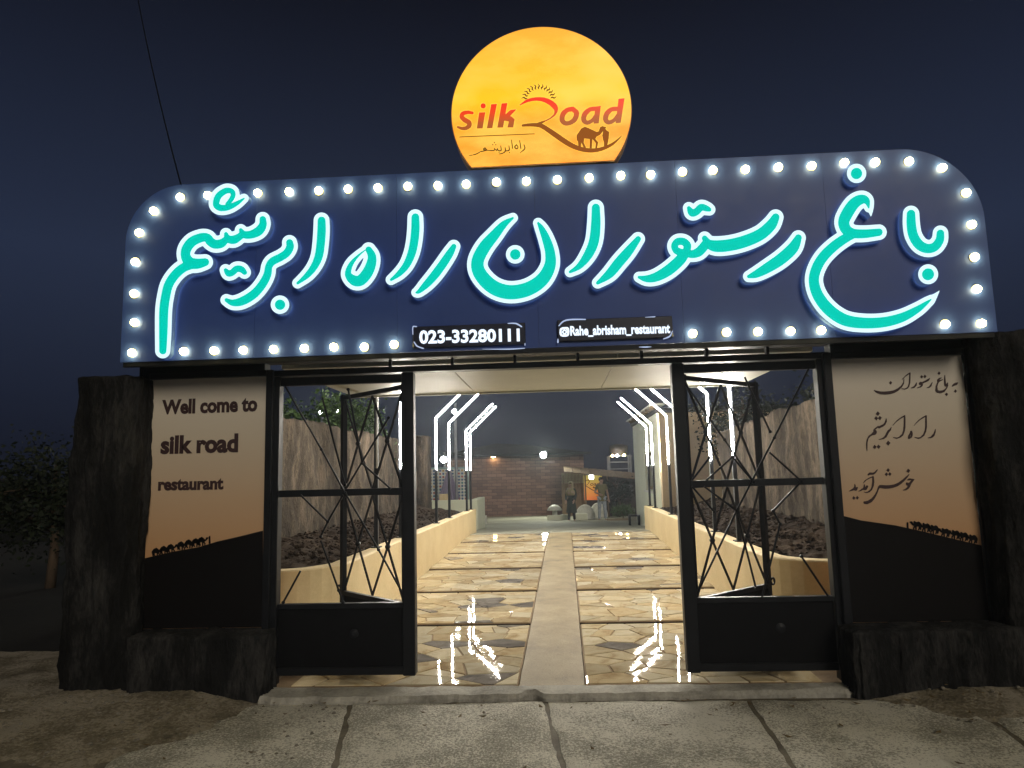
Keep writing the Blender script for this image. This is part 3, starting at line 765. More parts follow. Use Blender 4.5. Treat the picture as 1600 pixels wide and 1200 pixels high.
PERS = [
 (T1, [('s', (1560, 320, 6), (1530, 340, 22), (1495, 355, 18), (1465, 380, 8)), ('q', 1520, 470, 30)]),
 (T1, [('s', (1330, 190, 5), (1330, 280, 12), (1338, 360, 16), (1365, 365, 20), (1378, 325, 8)), ('q', 1362, 527, 30)]),
 (T1, [('s', (1265, 235, 8), (1230, 250, 14), (1210, 285, 16), (1250, 285, 12), (1290, 265, 6)), ('s', (1230, 285, 12), (1195, 340, 12), (1180, 410, 14), (1190, 465, 20), (1240, 485, 22), (1310, 470, 18), (1360, 420, 8), (1385, 370, 4)), ('q', 1227, 150, 30)]),
 (T1, [('s', (1105, 315, 4), (1085, 365, 12), (1050, 400, 10), (1015, 408, 4))]),
 (T1, [('s', (1060, 240, 5), (1030, 275, 14), (985, 295, 14), (950, 310, 12), (920, 325, 14), (900, 325, 22), (890, 340, 18), (925, 350, 14), (900, 390, 12), (840, 412, 4)), ('q', 918, 213, 30), ('q', 975, 208, 30)]),
 (T1, [('s', (825, 320, 4), (815, 360, 12), (780, 400, 12), (735, 412, 5))]),
 (T1, [('s', (708, 145, 8), (705, 240, 10), (700, 330, 10), (675, 400, 10), (620, 432, 8), (560, 425, 4)), ('s', (708, 145, 9), (640, 190, 7), (570, 260, 4))]),
 (T1, [('s', (600, 255, 6), (600, 310, 8), (570, 370, 12), (510, 430, 18), (420, 480, 24), (300, 502, 26), (180, 500, 24), (110, 480, 16), (70, 455, 6)), ('q', 363, 320, 30)]),
 (T2, [('s', (1490, 545, 4), (1475, 620, 14), (1440, 680, 20), (1390, 715, 12), (1335, 722, 4))]),
 (T2, [('s', (1295, 265, 14), (1295, 400, 16), (1292, 530, 16), (1260, 640, 16), (1200, 705, 14), (1130, 728, 10), (1060, 712, 5)), ('s', (1295, 265, 12), (1210, 310, 10), (1130, 370, 8), (1045, 465, 4))]),
 (T2, [('s', (985, 590, 18), (1000, 640, 18), (985, 700, 18), (940, 725, 18), (938, 685, 14), (965, 640, 12), (985, 600, 14))]),
 (T2, [('s', (850, 260, 12), (848, 400, 16), (845, 520, 16), (815, 640, 16), (760, 700, 14), (690, 728, 10), (620, 712, 5)), ('s', (850, 260, 12), (760, 315, 10), (680, 375, 8), (605, 460, 4))]),
 (T2, [('s', (570, 500, 4), (550, 550, 16), (510, 585, 22), (480, 640, 20), (450, 700, 20), (390, 740, 12), (315, 755, 4)), ('q', 508, 830, 50)]),
 (T2, [('s', (465, 325, 6), (460, 380, 16), (430, 440, 18), (370, 480, 20), (320, 500, 22), (290, 490, 14), (250, 520, 14), (215, 560, 16), (235, 590, 30), (220, 625, 34), (170, 650, 18), (110, 690, 16), (75, 750, 12), (60, 830, 12), (62, 930, 10), (68, 990, 3)),
       ('q', 290, 218, 46), ('q', 255, 315, 44), ('q', 333, 308, 44), ('q', 225, 912, 44), ('q', 305, 907, 44)]),
 (T3, [('s', (1310, 400, 6), (1345, 385, 16), (1400, 385, 16), (1440, 390, 10)), ('s', (1435, 390, 12), (1405, 420, 20), (1360, 470, 22), (1315, 490, 26), (1297, 470, 20)), ('s', (1385, 440, 20), (1350, 500, 22), (1330, 550, 20), (1280, 595, 16), (1220, 610, 5)), ('q', 1325, 210, 44)]),
 (T3, [('s', (1340, 285, 6), (1290, 340, 16), (1220, 410, 22), (1130, 480, 28), (1030, 525, 30), (900, 545, 34), (790, 540, 34), (735, 535, 28), (705, 570, 14), (670, 660, 14), (620, 750, 20), (550, 830, 30), (470, 870, 32), (415, 870, 26)), ('q', 905, 195, 40), ('q', 870, 280, 38), ('q', 940, 275, 38)]),
 (T3, [('s', (590, 330, 14), (595, 420, 18), (590, 500, 18), (560, 590, 16), (510, 640, 14), (450, 660, 8), (405, 650, 4)), ('s', (590, 330, 10), (500, 365, 8), (430, 410, 7), (390, 460, 4))]),
 (T3, [('s', (490, 290, 12), (530, 265, 22), (590, 268, 20), (640, 240, 14), (680, 185, 6))]),
 (T3, [('s', (465, 535, 22), (440, 580, 26), (410, 580, 22), (405, 530, 14), (410, 500, 8)), ('s', (420, 590, 20), (370, 590, 14), (330, 620, 10), (290, 632, 4))]),
 (T3, [('s', (210, 490, 6), (215, 530, 14), (200, 580, 22), (150, 610, 14), (95, 632, 4)), ('s', (255, 560, 16), (235, 600, 22), (205, 590, 18)), ('q', 190, 775, 38), ('q', 262, 770, 38)])]
def from_list(L, K):
    s = Shape(*K)
    for it in L:
        if it[0] == 's': s.stroke(*it[1:])
        elif it[0] == 'q': x, y, r = it[1:]; s.poly((x-0.1*r, y-r), (x+0.85*r, y-0.1*r), (x+0.1*r, y+r), (x-0.85*r, y+0.1*r))
        else: s.dot(*it[1:])
    return s
for K_, L in PERS:
    draw('lettering', from_list([q for q in L if q[0] == 's'], K_), YP-0.003, 0.0025, ink, pr, 0.15, 0.2)
    for q in L:
        if q[0] == 'q': draw('lettering_dot', from_list([q], K_), YP-0.003, 0.0025, ink, pr, 0.1, 0.2)
def caravan(par, xs, ground, flip, h):
    for x, y in zip(xs, ground):
        k = h/190
        pts = [((cx-1237)*k*(1 if not flip else -1)+x, (cy-670)*k+y+0.6) for cx, cy in CAMEL]
        s = Shape().poly(*pts); s.stroke((x-2, y-h*0.9, 1.2), (x-1, y-h*0.75, 2.6)); draw('printed_camel', s, YP-0.0045, 0.0015, dune, par, 0.3, 0.4)
caravan(pl, [246, 258, 269, 285, 297, 308, 317], [869, 866, 863, 859, 856, 854, 852], False, 13)
pxpoly('printed_figure', [(326, 838), (328.5, 837), (329, 849), (326, 850)], YP-0.0045, 0.0015, dune, pl)
caravan(pr, [1431, 1445, 1458, 1475, 1491, 1504, 1518], [828, 831, 834, 839, 842, 845, 849], True, 14)
pxpoly('printed_figure', [(1417, 816), (1419.5, 816), (1420, 827), (1417, 827)], YP-0.0045, 0.0015, dune, pr)

# ================================================================== THE BIG SIGN
YB = -0.36                                        # face of the board
sg = thing('restaurant_sign', 'wide navy sign board with glowing turquoise Persian letters and round bulbs', 'sign')
BX0, BX1, BZ0, BZ1 = -2.955, 3.085, 2.362, 3.668
RL, RR_ = 0.42, 0.52
def btop(x):
    if x < BX0+RL: return BZ1-RL+math.sqrt(max(0, RL*RL-(BX0+RL-x)**2))
    if x > BX1-RR_: return BZ1-RR_+math.sqrt(max(0, RR_*RR_-(x-BX1+RR_)**2))
    return BZ1
seams = [BX0] + [at(px, 400, YB).x for px in (400, 620, 838, 1062, 1296)] + [BX1]
for a, b in zip(seams[:-1], seams[1:]):
    a2 = a+(0.0007 if a > BX0 else 0); b2 = b-(0.0007 if b < BX1 else 0)
    nn = 40; top = [(a2+(b2-a2)*(0.5-0.5*math.cos(math.pi*k/nn)), 0) for k in range(nn+1)]
    pts = [(a2, BZ0), (b2, BZ0)] + [(x, btop(x)) for x, _ in reversed(top)]
    MB().prism(pts, YB, YB+0.03).build('panel', navy, sg)
nn = 60; pts = [(BX0+0.01, BZ0+0.005), (BX1-0.01, BZ0+0.005)] + [(BX1-0.01-(BX1-BX0-0.02)*k/nn, btop(BX1-0.01-(BX1-BX0-0.02)*k/nn)-0.012) for k in range(nn+1)]
MB().prism(pts, YB+0.032, -0.065).build('box_body', bodym, sg)
MB().box(BX0+0.02, BX1-0.02, YB+0.004, YB+0.03, BZ0-0.035, BZ0-0.002).build('bottom_trim', black, sg)

YL = YB-0.062                                     # front of the raised letters
A = (0.25, 180, 270); B = (0.2, 400, 300); Cc = (0.3, 580, 260); Dd = (0.3, 900, 220); G = (260/1076, 1240, 240)
def S(K, *parts, white=None):
    s = Shape(*K)
    for p in parts:
        if len(p) == 3 and not isinstance(p[0], tuple): s.dot(*p)
        else: s.stroke(*p)
    if white:
        for w in white: s.white(*w)
    return s
abA = [((x*0.2+400-180)/0.25, (y*0.2+300-270)/0.25, r*0.8) for x, y, r in ((262, 395, 27), (265, 430, 30), (240, 475, 30), (190, 510, 30), (130, 540, 30), (100, 580, 28), (90, 640, 30), (62, 700, 32), (15, 765, 33))]
LET = [
 S(A, ((805, 160, 4), (760, 190, 13), (705, 215, 18), (655, 218, 20), (630, 195, 20), (645, 145, 20), (690, 112, 18), (728, 115, 16), (736, 140, 15), (722, 170, 14), (700, 195, 12))),
 S(A, ((922, 290, 20), (922, 325, 24), (898, 362, 28), (850, 385, 25), (805, 385, 22), (785, 358, 12)), ((790, 385, 20), (775, 400, 22), (740, 418, 26), (705, 412, 22), (692, 382, 12)),
      ((695, 412, 18), (665, 440, 26), (625, 446, 28), (595, 430, 28), (575, 405, 26), (535, 405, 28), (480, 430, 30), (445, 475, 30), (440, 520, 30), (465, 560, 34), (510, 568, 32), (562, 558, 24)),
      ((480, 572, 28), (430, 590, 28), (380, 630, 28), (335, 695, 28), (315, 770, 28), (303, 860, 28), (300, 1000, 26), (297, 1112, 22))),
 S(A, ((690, 608, 12), (708, 628, 20), (732, 622, 20), (758, 600, 20), (788, 603, 20), (808, 622, 15))),
 S(A, tuple(abA)+((850, 770, 27), (790, 803, 26), (735, 812, 20), (695, 795, 12))),
 S(B, (187, 880, 40)),
 S(B, ((512, 222, 30), (512, 300, 33), (505, 400, 33), (490, 500, 32), (455, 580, 28), (400, 650, 22), (325, 712, 10))),
 S(B, ((880, 450, 25), (905, 500, 32), (900, 560, 38), (870, 630, 42), (820, 688, 42), (770, 692, 40), (725, 655, 28), (722, 610, 22), (750, 550, 16), (800, 495, 8), (850, 455, 4))),
 S(B, ((1245, 197, 30), (1245, 290, 33), (1235, 390, 33), (1215, 480, 32), (1175, 570, 28), (1120, 635, 22), (1055, 685, 10))),
 S(B, ((1545, 425, 20), (1510, 485, 30), (1450, 575, 33), (1390, 655, 33), (1330, 722, 28), (1275, 775, 16), (1252, 785, 7))),
 S(Cc, ((738, 268, 5), (690, 302, 18), (640, 360, 26), (590, 420, 31), (555, 490, 32), (562, 550, 34), (610, 610, 36), (670, 645, 37), (740, 655, 37), (820, 637, 36), (890, 590, 34), (930, 520, 30), (932, 450, 26), (912, 380, 22), (888, 325, 15), (870, 295, 6))),
 S(Cc, (750, 458, 27)),
 S(Cc, ((1170, 215, 21), (1170, 300, 25), (1160, 390, 26), (1130, 460, 24), (1085, 518, 16), (1036, 549, 7))),
 S(Cc, ((1390, 378, 15), (1340, 442, 24), (1290, 500, 26), (1240, 560, 23), (1180, 606, 9))),
 S(Dd, ((1040, 398, 20), (1015, 440, 28), (960, 488, 30), (880, 523, 31), (800, 543, 31), (730, 548, 30), (690, 535, 22), (670, 507, 14)), ((675, 540, 24), (640, 578, 24), (600, 590, 20), (578, 575, 20), (580, 545, 20), (560, 525, 19), (530, 525, 19), (514, 545, 18), (522, 570, 18), (550, 583, 20), (560, 595, 26), (535, 628, 28), (480, 675, 28), (420, 708, 24), (370, 718, 18), (328, 710, 7))),
 S(Dd, ((588, 350, 10), (604, 374, 19), (628, 368, 19), (652, 346, 18), (680, 352, 15), (695, 358, 10))),
 S(Dd, ((1158, 505, 18), (1130, 558, 29), (1070, 614, 30), (1000, 660, 27), (940, 693, 20), (900, 706, 9))),
 S(G, ((487, 350, 4), (473, 305, 20), (440, 295, 30), (392, 322, 36), (348, 385, 38), (325, 440, 36), (340, 490, 34), (385, 515, 30), (460, 518, 28), (552, 508, 24)),
      ((390, 520, 26), (330, 550, 30), (260, 600, 32), (190, 670, 33), (145, 750, 33), (132, 830, 33), (160, 920, 35), (230, 1010, 37), (330, 1075, 37), (450, 1095, 35), (580, 1090, 33), (700, 1060, 30), (800, 1008, 22), (860, 965, 12), (890, 942, 3)),
      white=[((880, 952, 34), (910, 925, 18), (944, 886, 1)), ((490, 345, 26), (498, 375, 14), (500, 408, 1))]),
 S(G, (407, 128, 36)),
 S(G, ((760, 390, 27), (762, 460, 30), (775, 530, 31), (812, 588, 31), (862, 613, 30), (912, 603, 29), (945, 560, 27), (950, 515, 24))),
 S(G, (870, 780, 38))]
for s in LET:
    b = draw('letter', s, YL, 0.052, white_glow, sg, 6.4, 1.0, letterside)
    draw('letter_face', s, YL-0.004, 0.0035, green_glow, b, 0.0, 0.7)
BULBS = [(204, 551), (207, 503), (207, 458), (209, 407), (213, 363), (238, 328), (280, 306), (323, 303), (401, 300), (450, 298), (497, 297), (543, 294), (589, 292), (636, 290), (682, 288), (727, 286), (775, 283), (823, 282),
         (871, 279), (920, 276), (969, 273), (1017, 271), (1068, 266), (1116, 264), (1166, 262), (1218, 259), (1270, 257), (1321, 252), (1370, 251), (1423, 249), (1476, 260), (1512, 300), (1521, 351), (1525, 400), (1530, 451),
         (1537, 505), (1480, 506), (1285, 514), (1237, 515), (1186, 517), (1136, 519), (1084, 520), (616, 538), (568, 541), (521, 541), (473, 543), (426, 544), (378, 546), (332, 548), (285, 549)]
bme = MB().lathe((0, 0, 0), [(0.014, 0.008), (0.021, 0.016), (0.0245, 0.027), (0.0245, 0.036), (0.019, 0.047), (0.008, 0.053)], 14, 'y').mesh('bulb'); bme.materials.append(bulb_glow)
for p in bme.polygons: p.use_smooth = True
cme = MB().lathe((0, 0, 0), [(0.031, 0.0005), (0.031, 0.006), (0.017, 0.010)], 14, 'y').mesh('bulb_base'); cme.materials.append(collar)
for px, py in BULBS:
    p = at(px, py, YB-0.03)
    b = link('bulb', bme, None, sg); b.location = (p.x+random.gauss(0, 0.003), YB, p.z+random.gauss(0, 0.003)); b.rotation_euler = (random.gauss(0, 0.10), 0, random.gauss(0, 0.10)); b.scale = (1, 0.62, 1)
    c = link('bulb_base', cme, None, b)
# small plates under the letters
def plate(x0, y0, x1, y1, sl):
    L, R_ = at(x0, (y0+y1)/2, YB-0.02), at(x1, (y0+y1)/2-sl, YB-0.02); h = 0.075
    zc = (L.z+R_.z)/2
    return MB().box(L.x, R_.x, YB-0.024, YB-0.0015, zc-h, zc+h).build('plate', navy2, sg, False, 0.004)
p1 = plate(645, 507, 821, 544, 3); p2 = plate(871, 497, 1051, 534, 4)
YT = YB-0.028
text('plate_lettering', '023-33280111', 655, (516, 513), 812, (537.5, 533.5), YT, plate_glow, p1, 0.035)
text('plate_lettering', 'Rahe_abrisham_restaurant', 891, (509.5, 505), 1047, (527, 523), YT, plate_glow, p2, 0.035)
ic = Shape(440/1600, 630, 480)
ic.stroke((905, 120, 6), (930, 118, 6), (938, 128, 6), (938, 150, 6), (930, 160, 6), (905, 161, 6), (895, 152, 6), (895, 128, 6), (905, 120, 6)).stroke((917, 128, 4), (928, 140, 4), (917, 152, 4), (906, 140, 4), (917, 128, 4)).dot(930, 127, 4)
draw('plate_icon', ic, YT, 0.003, plate_glow, p2, 0, 0.4)
for par, st in ((p1, [((55, 155, 2), (55, 112, 3), (75, 110, 3))]), (p1, [((595, 92, 2), (640, 92, 4), (672, 110, 4))]), (p1, [((62, 198, 3), (80, 222, 4), (115, 234, 3))]), (p1, [((450, 238, 1), (600, 238, 3), (690, 233, 2)), ((692, 205, 2), (692, 215, 3))]),
                (p2, [((885, 105, 3), (910, 80, 4), (950, 70, 4), (1035, 69, 3))]), (p2, [((1375, 57, 1), (1430, 54, 3)),]), (p2, [((1530, 135, 2), (1515, 165, 4), (1480, 180, 3))]), (p2, [((879, 182, 3), (879, 198, 5))]), (p2, [((1340, 226, 1), (1378, 226, 4), (1410, 225, 1))])):
    s = Shape(440/1600, 630, 480)
    for q in st: s.stroke(*q)
    draw('plate_edge_glow', s, YT, 0.003, plate_dim, par, 0, 0.4)

# ================================================================== THE SUN DISC
YD = YB-0.01
ds = thing('round_sign', 'glowing orange round light box with the camel logo on top of the sign', 'sign')
cdx, cdz, cr_ = 0.095, 4.088, 0.645
zc = 3.69; a0 = math.asin((zc-cdz)/cr_)
pts = [(cdx+cr_*math.cos(a0+(math.pi-2*a0)*k/80), cdz+cr_*math.sin(a0+(math.pi-2*a0)*k/80)) for k in range(81)]
disc_m = glow_grad('disc_print', 3.70, 4.80, [(0.0, (0.84, 0.26, 0.012)), (0.28, (0.86, 0.33, 0.012)), (0.45, (0.88, 0.50, 0.007)), (0.7, (0.86, 0.44, 0.018)), (1.0, (0.84, 0.36, 0.03))], 1.0, 0.6)
MB().prism(pts, YD, YD+0.004).build('face', disc_m, ds)
MB().prism([(cdx+(x-cdx)*1.008, zc-0.006 if z <= zc+1e-6 else cdz+(z-cdz)*1.008) for x, z in pts], YD+0.0045, YD+0.16).build('box_body', plain('disc_body', (0.35, 0.2, 0.1), 0.5), ds)
for x in (-0.3, 0.1, 0.5): MB().box(x-0.02, x+0.02, YD+0.06, YD+0.12, BZ1-0.03, zc-0.007).build('bracket', bodym, ds)
Kd = (290/1600, 700, 110)
red_m = glow_grad('logo_red', 3.96, 4.15, [(0.0, (0.32, 0.085, 0.014)), (0.3, (0.42, 0.08, 0.012)), (0.7, (0.76, 0.045, 0.006)), (1.0, (0.80, 0.025, 0.005))], 0.95)
brown_m = glow('logo_brown', (0.32, 0.095, 0.016), 0.9)
dark_m = glow('logo_dark', (0.16, 0.055, 0.008), 0.9)
pale_m = glow('logo_outline', (1.0, 0.72, 0.10), 1.0)
def logo(nm, s, mat, grow=3.6):
    b = draw(nm, s, YD-0.005, 0.003, mat, ds, 0, 0.3)
    draw('outline', s, YD-0.002, 0.0015, pale_m, b, grow*Kd[0], 0.3)
sh = lambda: Shape(*Kd)
logo('logo_letter', sh().stroke((210, 366, 12), (170, 360, 15), (128, 372, 18), (118, 400, 19), (145, 428, 21), (180, 448, 21), (182, 476, 20), (155, 497, 16), (120, 500, 13), (84, 488, 9)), red_m)
logo('logo_letter', sh().poly((268, 362), (322, 360), (298, 498), (248, 500)).dot(303, 305, 22), red_m)
logo('logo_letter', sh().poly((372, 292), (422, 288), (382, 495), (335, 498)), red_m)
logo('logo_letter', sh().poly((462, 285), (512, 280), (475, 490), (425, 492)).poly((590, 335), (540, 340), (470, 400), (500, 430)).poly((490, 395), (545, 395), (575, 420), (562, 490), (512, 490), (525, 440), (480, 430)), red_m)
logo('logo_letter', sh().stroke((1075, 332, 20), (1108, 365, 22), (1095, 418, 22), (1055, 450, 19), (1010, 455, 19), (983, 425, 22), (992, 375, 22), (1030, 340, 19), (1075, 332, 20)), red_m)
logo('logo_letter', sh().stroke((1275, 330, 18), (1225, 335, 18), (1180, 375, 22), (1170, 425, 22), (1200, 450, 18), (1245, 430, 16), (1280, 380, 16)).poly((1270, 312), (1318, 305), (1300, 455), (1255, 458)), red_m)
logo('logo_letter', sh().stroke((1460, 330, 18), (1410, 335, 18), (1370, 370, 22), (1358, 420, 22), (1385, 448, 18), (1430, 430, 16), (1470, 380, 16)).poly((1470, 245), (1522, 240), (1490, 450), (1445, 455)), red_m)
logo('logo_swoosh', sh().stroke((620, 298, 3), (680, 262, 12), (750, 246, 14), (820, 250, 18), (880, 275, 22), (920, 310, 23), (932, 345, 15), (915, 385, 8), (870, 420, 5), (820, 442, 6)), red_m)
logo('logo_road', sh().stroke((645, 474, 10), (720, 468, 14), (800, 475, 18), (860, 510, 20), (940, 565, 22), (1020, 620, 22), (1100, 662, 20), (1200, 688, 18), (1300, 683, 16), (1400, 645, 12), (1460, 600, 7), (1500, 560, 2)).stroke((830, 438, 7), (780, 460, 12)), brown_m)
logo('logo_camel', sh().poly(*CAMEL), brown_m)
logo('logo_figure', sh().poly((1340, 510), (1355, 500), (1365, 515), (1390, 530), (1385, 590), (1375, 640), (1370, 660), (1345, 660), (1345, 620), (1335, 590), (1330, 560), (1335, 540)), brown_m)
s = sh()
for k in range(13):
    a = math.radians(172-k*13.6); c_, s_ = math.cos(a), math.sin(a); q = []
    for r, w, tw in ((92, 2.5, 0.0), (104, 5, 0.06), (118, 4.5, -0.03), (136, 1.5, 0.05)): q.append((785+r*math.cos(a+tw)*1.12, 252-r*math.sin(a+tw), w))
    s.stroke(*q)
logo('logo_rays', s, dark_m, 3.0)
logo('logo_line', sh().stroke((100, 573, 3), (745, 546, 3)), dark_m, 1.6)
s = sh()
for q in (((655, 640, 4), (662, 675, 5), (622, 710, 2)), ((618, 605, 4), (628, 670, 5)), ((590, 640, 4), (575, 660, 5), (592, 675, 5), (604, 660, 4), (590, 640, 4)), ((548, 600, 4), (556, 670, 5)),
          ((525, 650, 4), (528, 685, 5), (500, 692, 4), (492, 665, 4), (494, 695, 5), (470, 715, 4), (440, 720, 3)), ((455, 650, 4), (458, 688, 5), (435, 690, 4), (425, 672, 3), (420, 690, 4), (400, 672, 3), (396, 690, 4), (340, 688, 4), (320, 668, 5), (306, 680, 5), (330, 690, 4), (285, 698, 4), (240, 722, 4), (180, 735, 2))): s.stroke(*q)
for x, y in ((400, 622), (386, 640), (412, 640), (530, 706), (458, 716), (440, 706)): s.dot(x, y, 5)
logo('logo_script', s, dark_m, 2.6)

# ================================================================== LED LIGHT POSTS
ORD = ['nearest the gate', 'second from the gate', 'third from the gate', 'fourth from the gate', 'fifth from the gate', 'farthest from the gate']
def led_post(side, i, y, lit):
    x = (-1.88 if side < 0 else 1.97)+SH*y
    s = 1 if side < 0 else -1
    nm = 'left' if side < 0 else 'right'
    t = thing('light_post', ('bent black post with glowing LED strip on the %s planter, %s' if lit else 'bent black post with its LED strip dark on the %s planter, %s') % (nm, ORD[i]), 'light post', 'bent LED light posts along the aisle')
    zb, z1, zt = 0.70, 1.60, 2.42; w = 0.042
    tip = Vector((x+s*0.60, y, zt+0.57))
    MB().bar((x, y, zb), (x, y, zt+0.008), w).build('post', black, t)
    MB().bar((x, y, zt), tip, w).build('arm', black, t)
    MB().box(x-0.05, x+0.05, y-0.05, y+0.05, 0.742, 0.757).build('base_plate', black, t)
    # strip on the side that looks to the street and the aisle
    e = led_glow if lit else led_off
    ox = s*0.010; oy = -0.028
    MB().tube([(x+ox, y+oy, z1), (x+ox, y+oy, zt-0.004)], 0.0105, 8).build('led_strip', e, t, True)
    d = (tip-Vector((x, y, zt))).normalized()
    a = Vector((x+ox, y+oy, zt+0.004)); MB().tube([a, a+d*0.80], 0.0105, 8).build('led_strip', e, t, True)
for side, YS in ((-1, (2.55, 3.70, 6.18, 7.46, 9.70, 10.35)), (1, (2.45, 3.62, 6.03, 7.12, 9.30, 10.15))):
    for i, y in enumerate(YS): led_post(side, i, y, not (side < 0 and i == 0))

# ================================================================== BACKGROUND OF THE COURTYARD
# brick building
bb = thing('brick_building', 'long low brown brick building with dark pitched roof behind the courtyard', 'building')
bx0, bx1, bz0, bz1, by = -4.75, 1.45, -0.42, 2.30, 26.0
MB().box(bx0, bx1, by, by+3.5, bz0, bz1).build('wall', brick_mortar, bb)
bw, bh = 0.43, 0.135
bricks = []
row = 0; z = bz0+0.02
while z+bh < bz1:
    x = bx0-(bw/2 if row % 2 else 0)
    while x < bx1:
        xa, xb = max(x, bx0), min(x+bw, bx1)
        if xb-xa > 0.08: bricks.append((xa, xb, z))
        x += bw
    z += bh; row += 1
full = MB().box(-bw/2+0.008, bw/2-0.008, -0.022, 0.001, 0.008, bh-0.008).mesh('brick'); full.materials.append(brickm)
bricks.sort(key=lambda q: -(q[1]-q[0]))
restb = MB()
for k, (xa, xb, z) in enumerate(bricks):
    pr_ = random.uniform(0, 0.02)
    if k < 290:
        o = link('brick', full, None, bb); o.location = ((xa+xb)/2, by-0.001-pr_*0.3, z); o.scale = ((xb-xa)/bw, 1, 1)
    else: restb.box(xa+0.008, xb-0.008, by-0.022, by+0.0, z+0.008, z+bh-0.008)
if restb.v: tag(restb.build('end_bricks', brickm, bb), kind='stuff')
rg = at(792, 684, 28.5)
MB().add([(bx0-0.3, by-0.35, bz1+0.02), (bx1+0.3, by-0.35, bz1+0.02), (bx1+0.3, by+3.9, bz1+0.02), (bx0-0.3, by+3.9, bz1+0.02), (bx0+2.2, by+1.8, bz1+0.60), (bx1-2.6, by+1.8, bz1+0.5)],
         [(0, 1, 5, 4), (1, 2, 5), (2, 3, 4, 5), (3, 0, 4), (0, 3, 2, 1)]).build('roof', rooft, bb)
MB().box(bx0-0.32, bx1+0.32, by-0.38, by-0.30, bz1-0.06, bz1+0.03).build('gutter', rooft, bb)

def lamp(name, label, p, r, mat, kind='ball', pole=None, energy=0, col=(0.97, 1.0, 0.80)):
    t = thing(name, label, 'lamp')
    x, y, z = p
    MB().lathe((x, y+0.02, z), [(r*1.25, -0.10), (r*1.3, 0.0), (r*1.15, 0.03)], 14, 'y').build('housing', steel, t)
    MB().lathe((x, y-0.02, z), [(r, 0.0), (r*0.95, 0.02), (r*0.5, 0.05)], 14, 'y').build('lens', mat, t, True)
    if pole is not None:
        MB().tube([(x, y+0.18, pole), (x, y+0.18, z+0.25)], 0.04, 8).build('pole', steel, t)
        MB().tube([(x, y+0.10, z), (x, y+0.18, z+0.1)], 0.02, 6).build('bracket', steel, t)
    else:
        MB().tube([(x, y+0.10, z), (x, y+0.30, z-0.05)], 0.02, 6).build('bracket', steel, t)
    if energy:
        ld = bpy.data.lights.new('lamp_light', 'SPOT'); ld.energy = energy; ld.color = col; ld.spot_size = math.radians(150); ld.spot_blend = 0.6; ld.shadow_soft_size = r
        lo = bpy.data.objects.new('lamp_light', ld); COL.objects.link(lo); lo.parent = t; lo.location = (x, y-0.10, z)
        lo.rotation_euler = (math.radians(-62), 0, 0)
    return t
p = at(849, 711, 25.4)
lamp('flood_lamp', 'bright white flood lamp on top of the brick building', p, 0.13, lamp_glow, energy=620)
p = at(693, 718, 18); lamp('flood_lamp', 'bright white lamp low on a pole above the mosaic panel', p, 0.10, lamp_glow, pole=-0.25, energy=160)
p = at(710, 643, 14.2); lamp('flood_lamp', 'small white lamp high on a thin pole between the LED posts', p, 0.06, lamp_glow, pole=0.0, energy=60)
p = at(500, 645, 12.4); lamp('flood_lamp', 'white flood lamp left of the pair over the mud wall', p, 0.07, lamp_glow, pole=0.1, energy=60)
p = at(530, 643, 12.4); lamp('flood_lamp', 'white flood lamp right of the pair over the mud wall', p, 0.07, lamp_glow, pole=0.1, energy=60)
p = at(771, 713, 25.86)
t = thing('wall_lamp', 'warm downward wall lamp on the brick facade', 'lamp')
MB().lathe((p.x, p.y-0.02, p.z), [(0.16, -0.02), (0.13, 0.06), (0.03, 0.09)], 12).build('shade', steel, t)
MB().lathe((p.x, p.y-0.02, p.z-0.045), [(0.08, 0), (0.08, 0.02)], 12).build('lens', warm_glow, t)

# white building at the right end of the aisle, front coloured as if warmly lit
rb = thing('courtyard_house', 'pale rendered house with a window at the right end of the aisle', 'building')
hx0, hy0, hy1 = 2.38, 9.95, 14.9
def boxwall(nm, x0, x1, y0, y1, z0, z1, mat, par=rb, bev=0.0): return MB().box(x0, x1, y0, y1, z0, z1).build(nm, mat, par, False, bev)
# side wall with a window opening
wy0, wy1, wz0, wz1 = 11.2, 12.6, 1.02, 1.92
boxwall('side_wall', hx0, hx0+0.2, hy0+0.2, wy0, -0.1, 2.72, plaster_w); boxwall('side_wall', hx0, hx0+0.2, wy1, hy1, -0.1, 2.72, plaster_w)
boxwall('side_wall', hx0, hx0+0.2, wy0, wy1, -0.1, wz0, plaster_w); boxwall('side_wall', hx0, hx0+0.2, wy0, wy1, wz1, 2.72, plaster_w)
win = boxwall('window', hx0+0.10, hx0+0.13, wy0+0.01, wy1-0.01, wz0+0.01, wz1-0.01, wood)
for k in range(2):
    y0 = wy0+0.07+k*0.66; boxwall('pane', hx0+0.085, hx0+0.098, y0, y0+0.58, wz0+0.08, wz1-0.08, glassm, win)
boxwall('window_sill', hx0-0.05, hx0+0.09, wy0-0.05, wy1+0.05, wz0-0.05, wz0-0.003, white_p)
boxwall('front_wall', hx0+0.002, 5.2, hy0, hy0+0.198, 0.1, 2.70, plaster_t)
boxwall('back_wall', hx0+0.21, 5.2, hy1-0.2, hy1, -0.1, 2.70, plaster_t)
boxwall('roof', hx0-0.05, 5.3, hy0-0.06, hy1+0.1, 2.725, 2.80, rooft)
for k in range(7): boxwall('rafter_end', hx0-0.14, hx0+0.02, hy0+0.3+k*0.7, hy0+0.42+k*0.7, 2.805, 2.87, wood)
boxwall('eave_board', hx0-0.16, hx0+0.15, hy0-0.1, hy1+0.15, 2.875, 2.90, white_p)

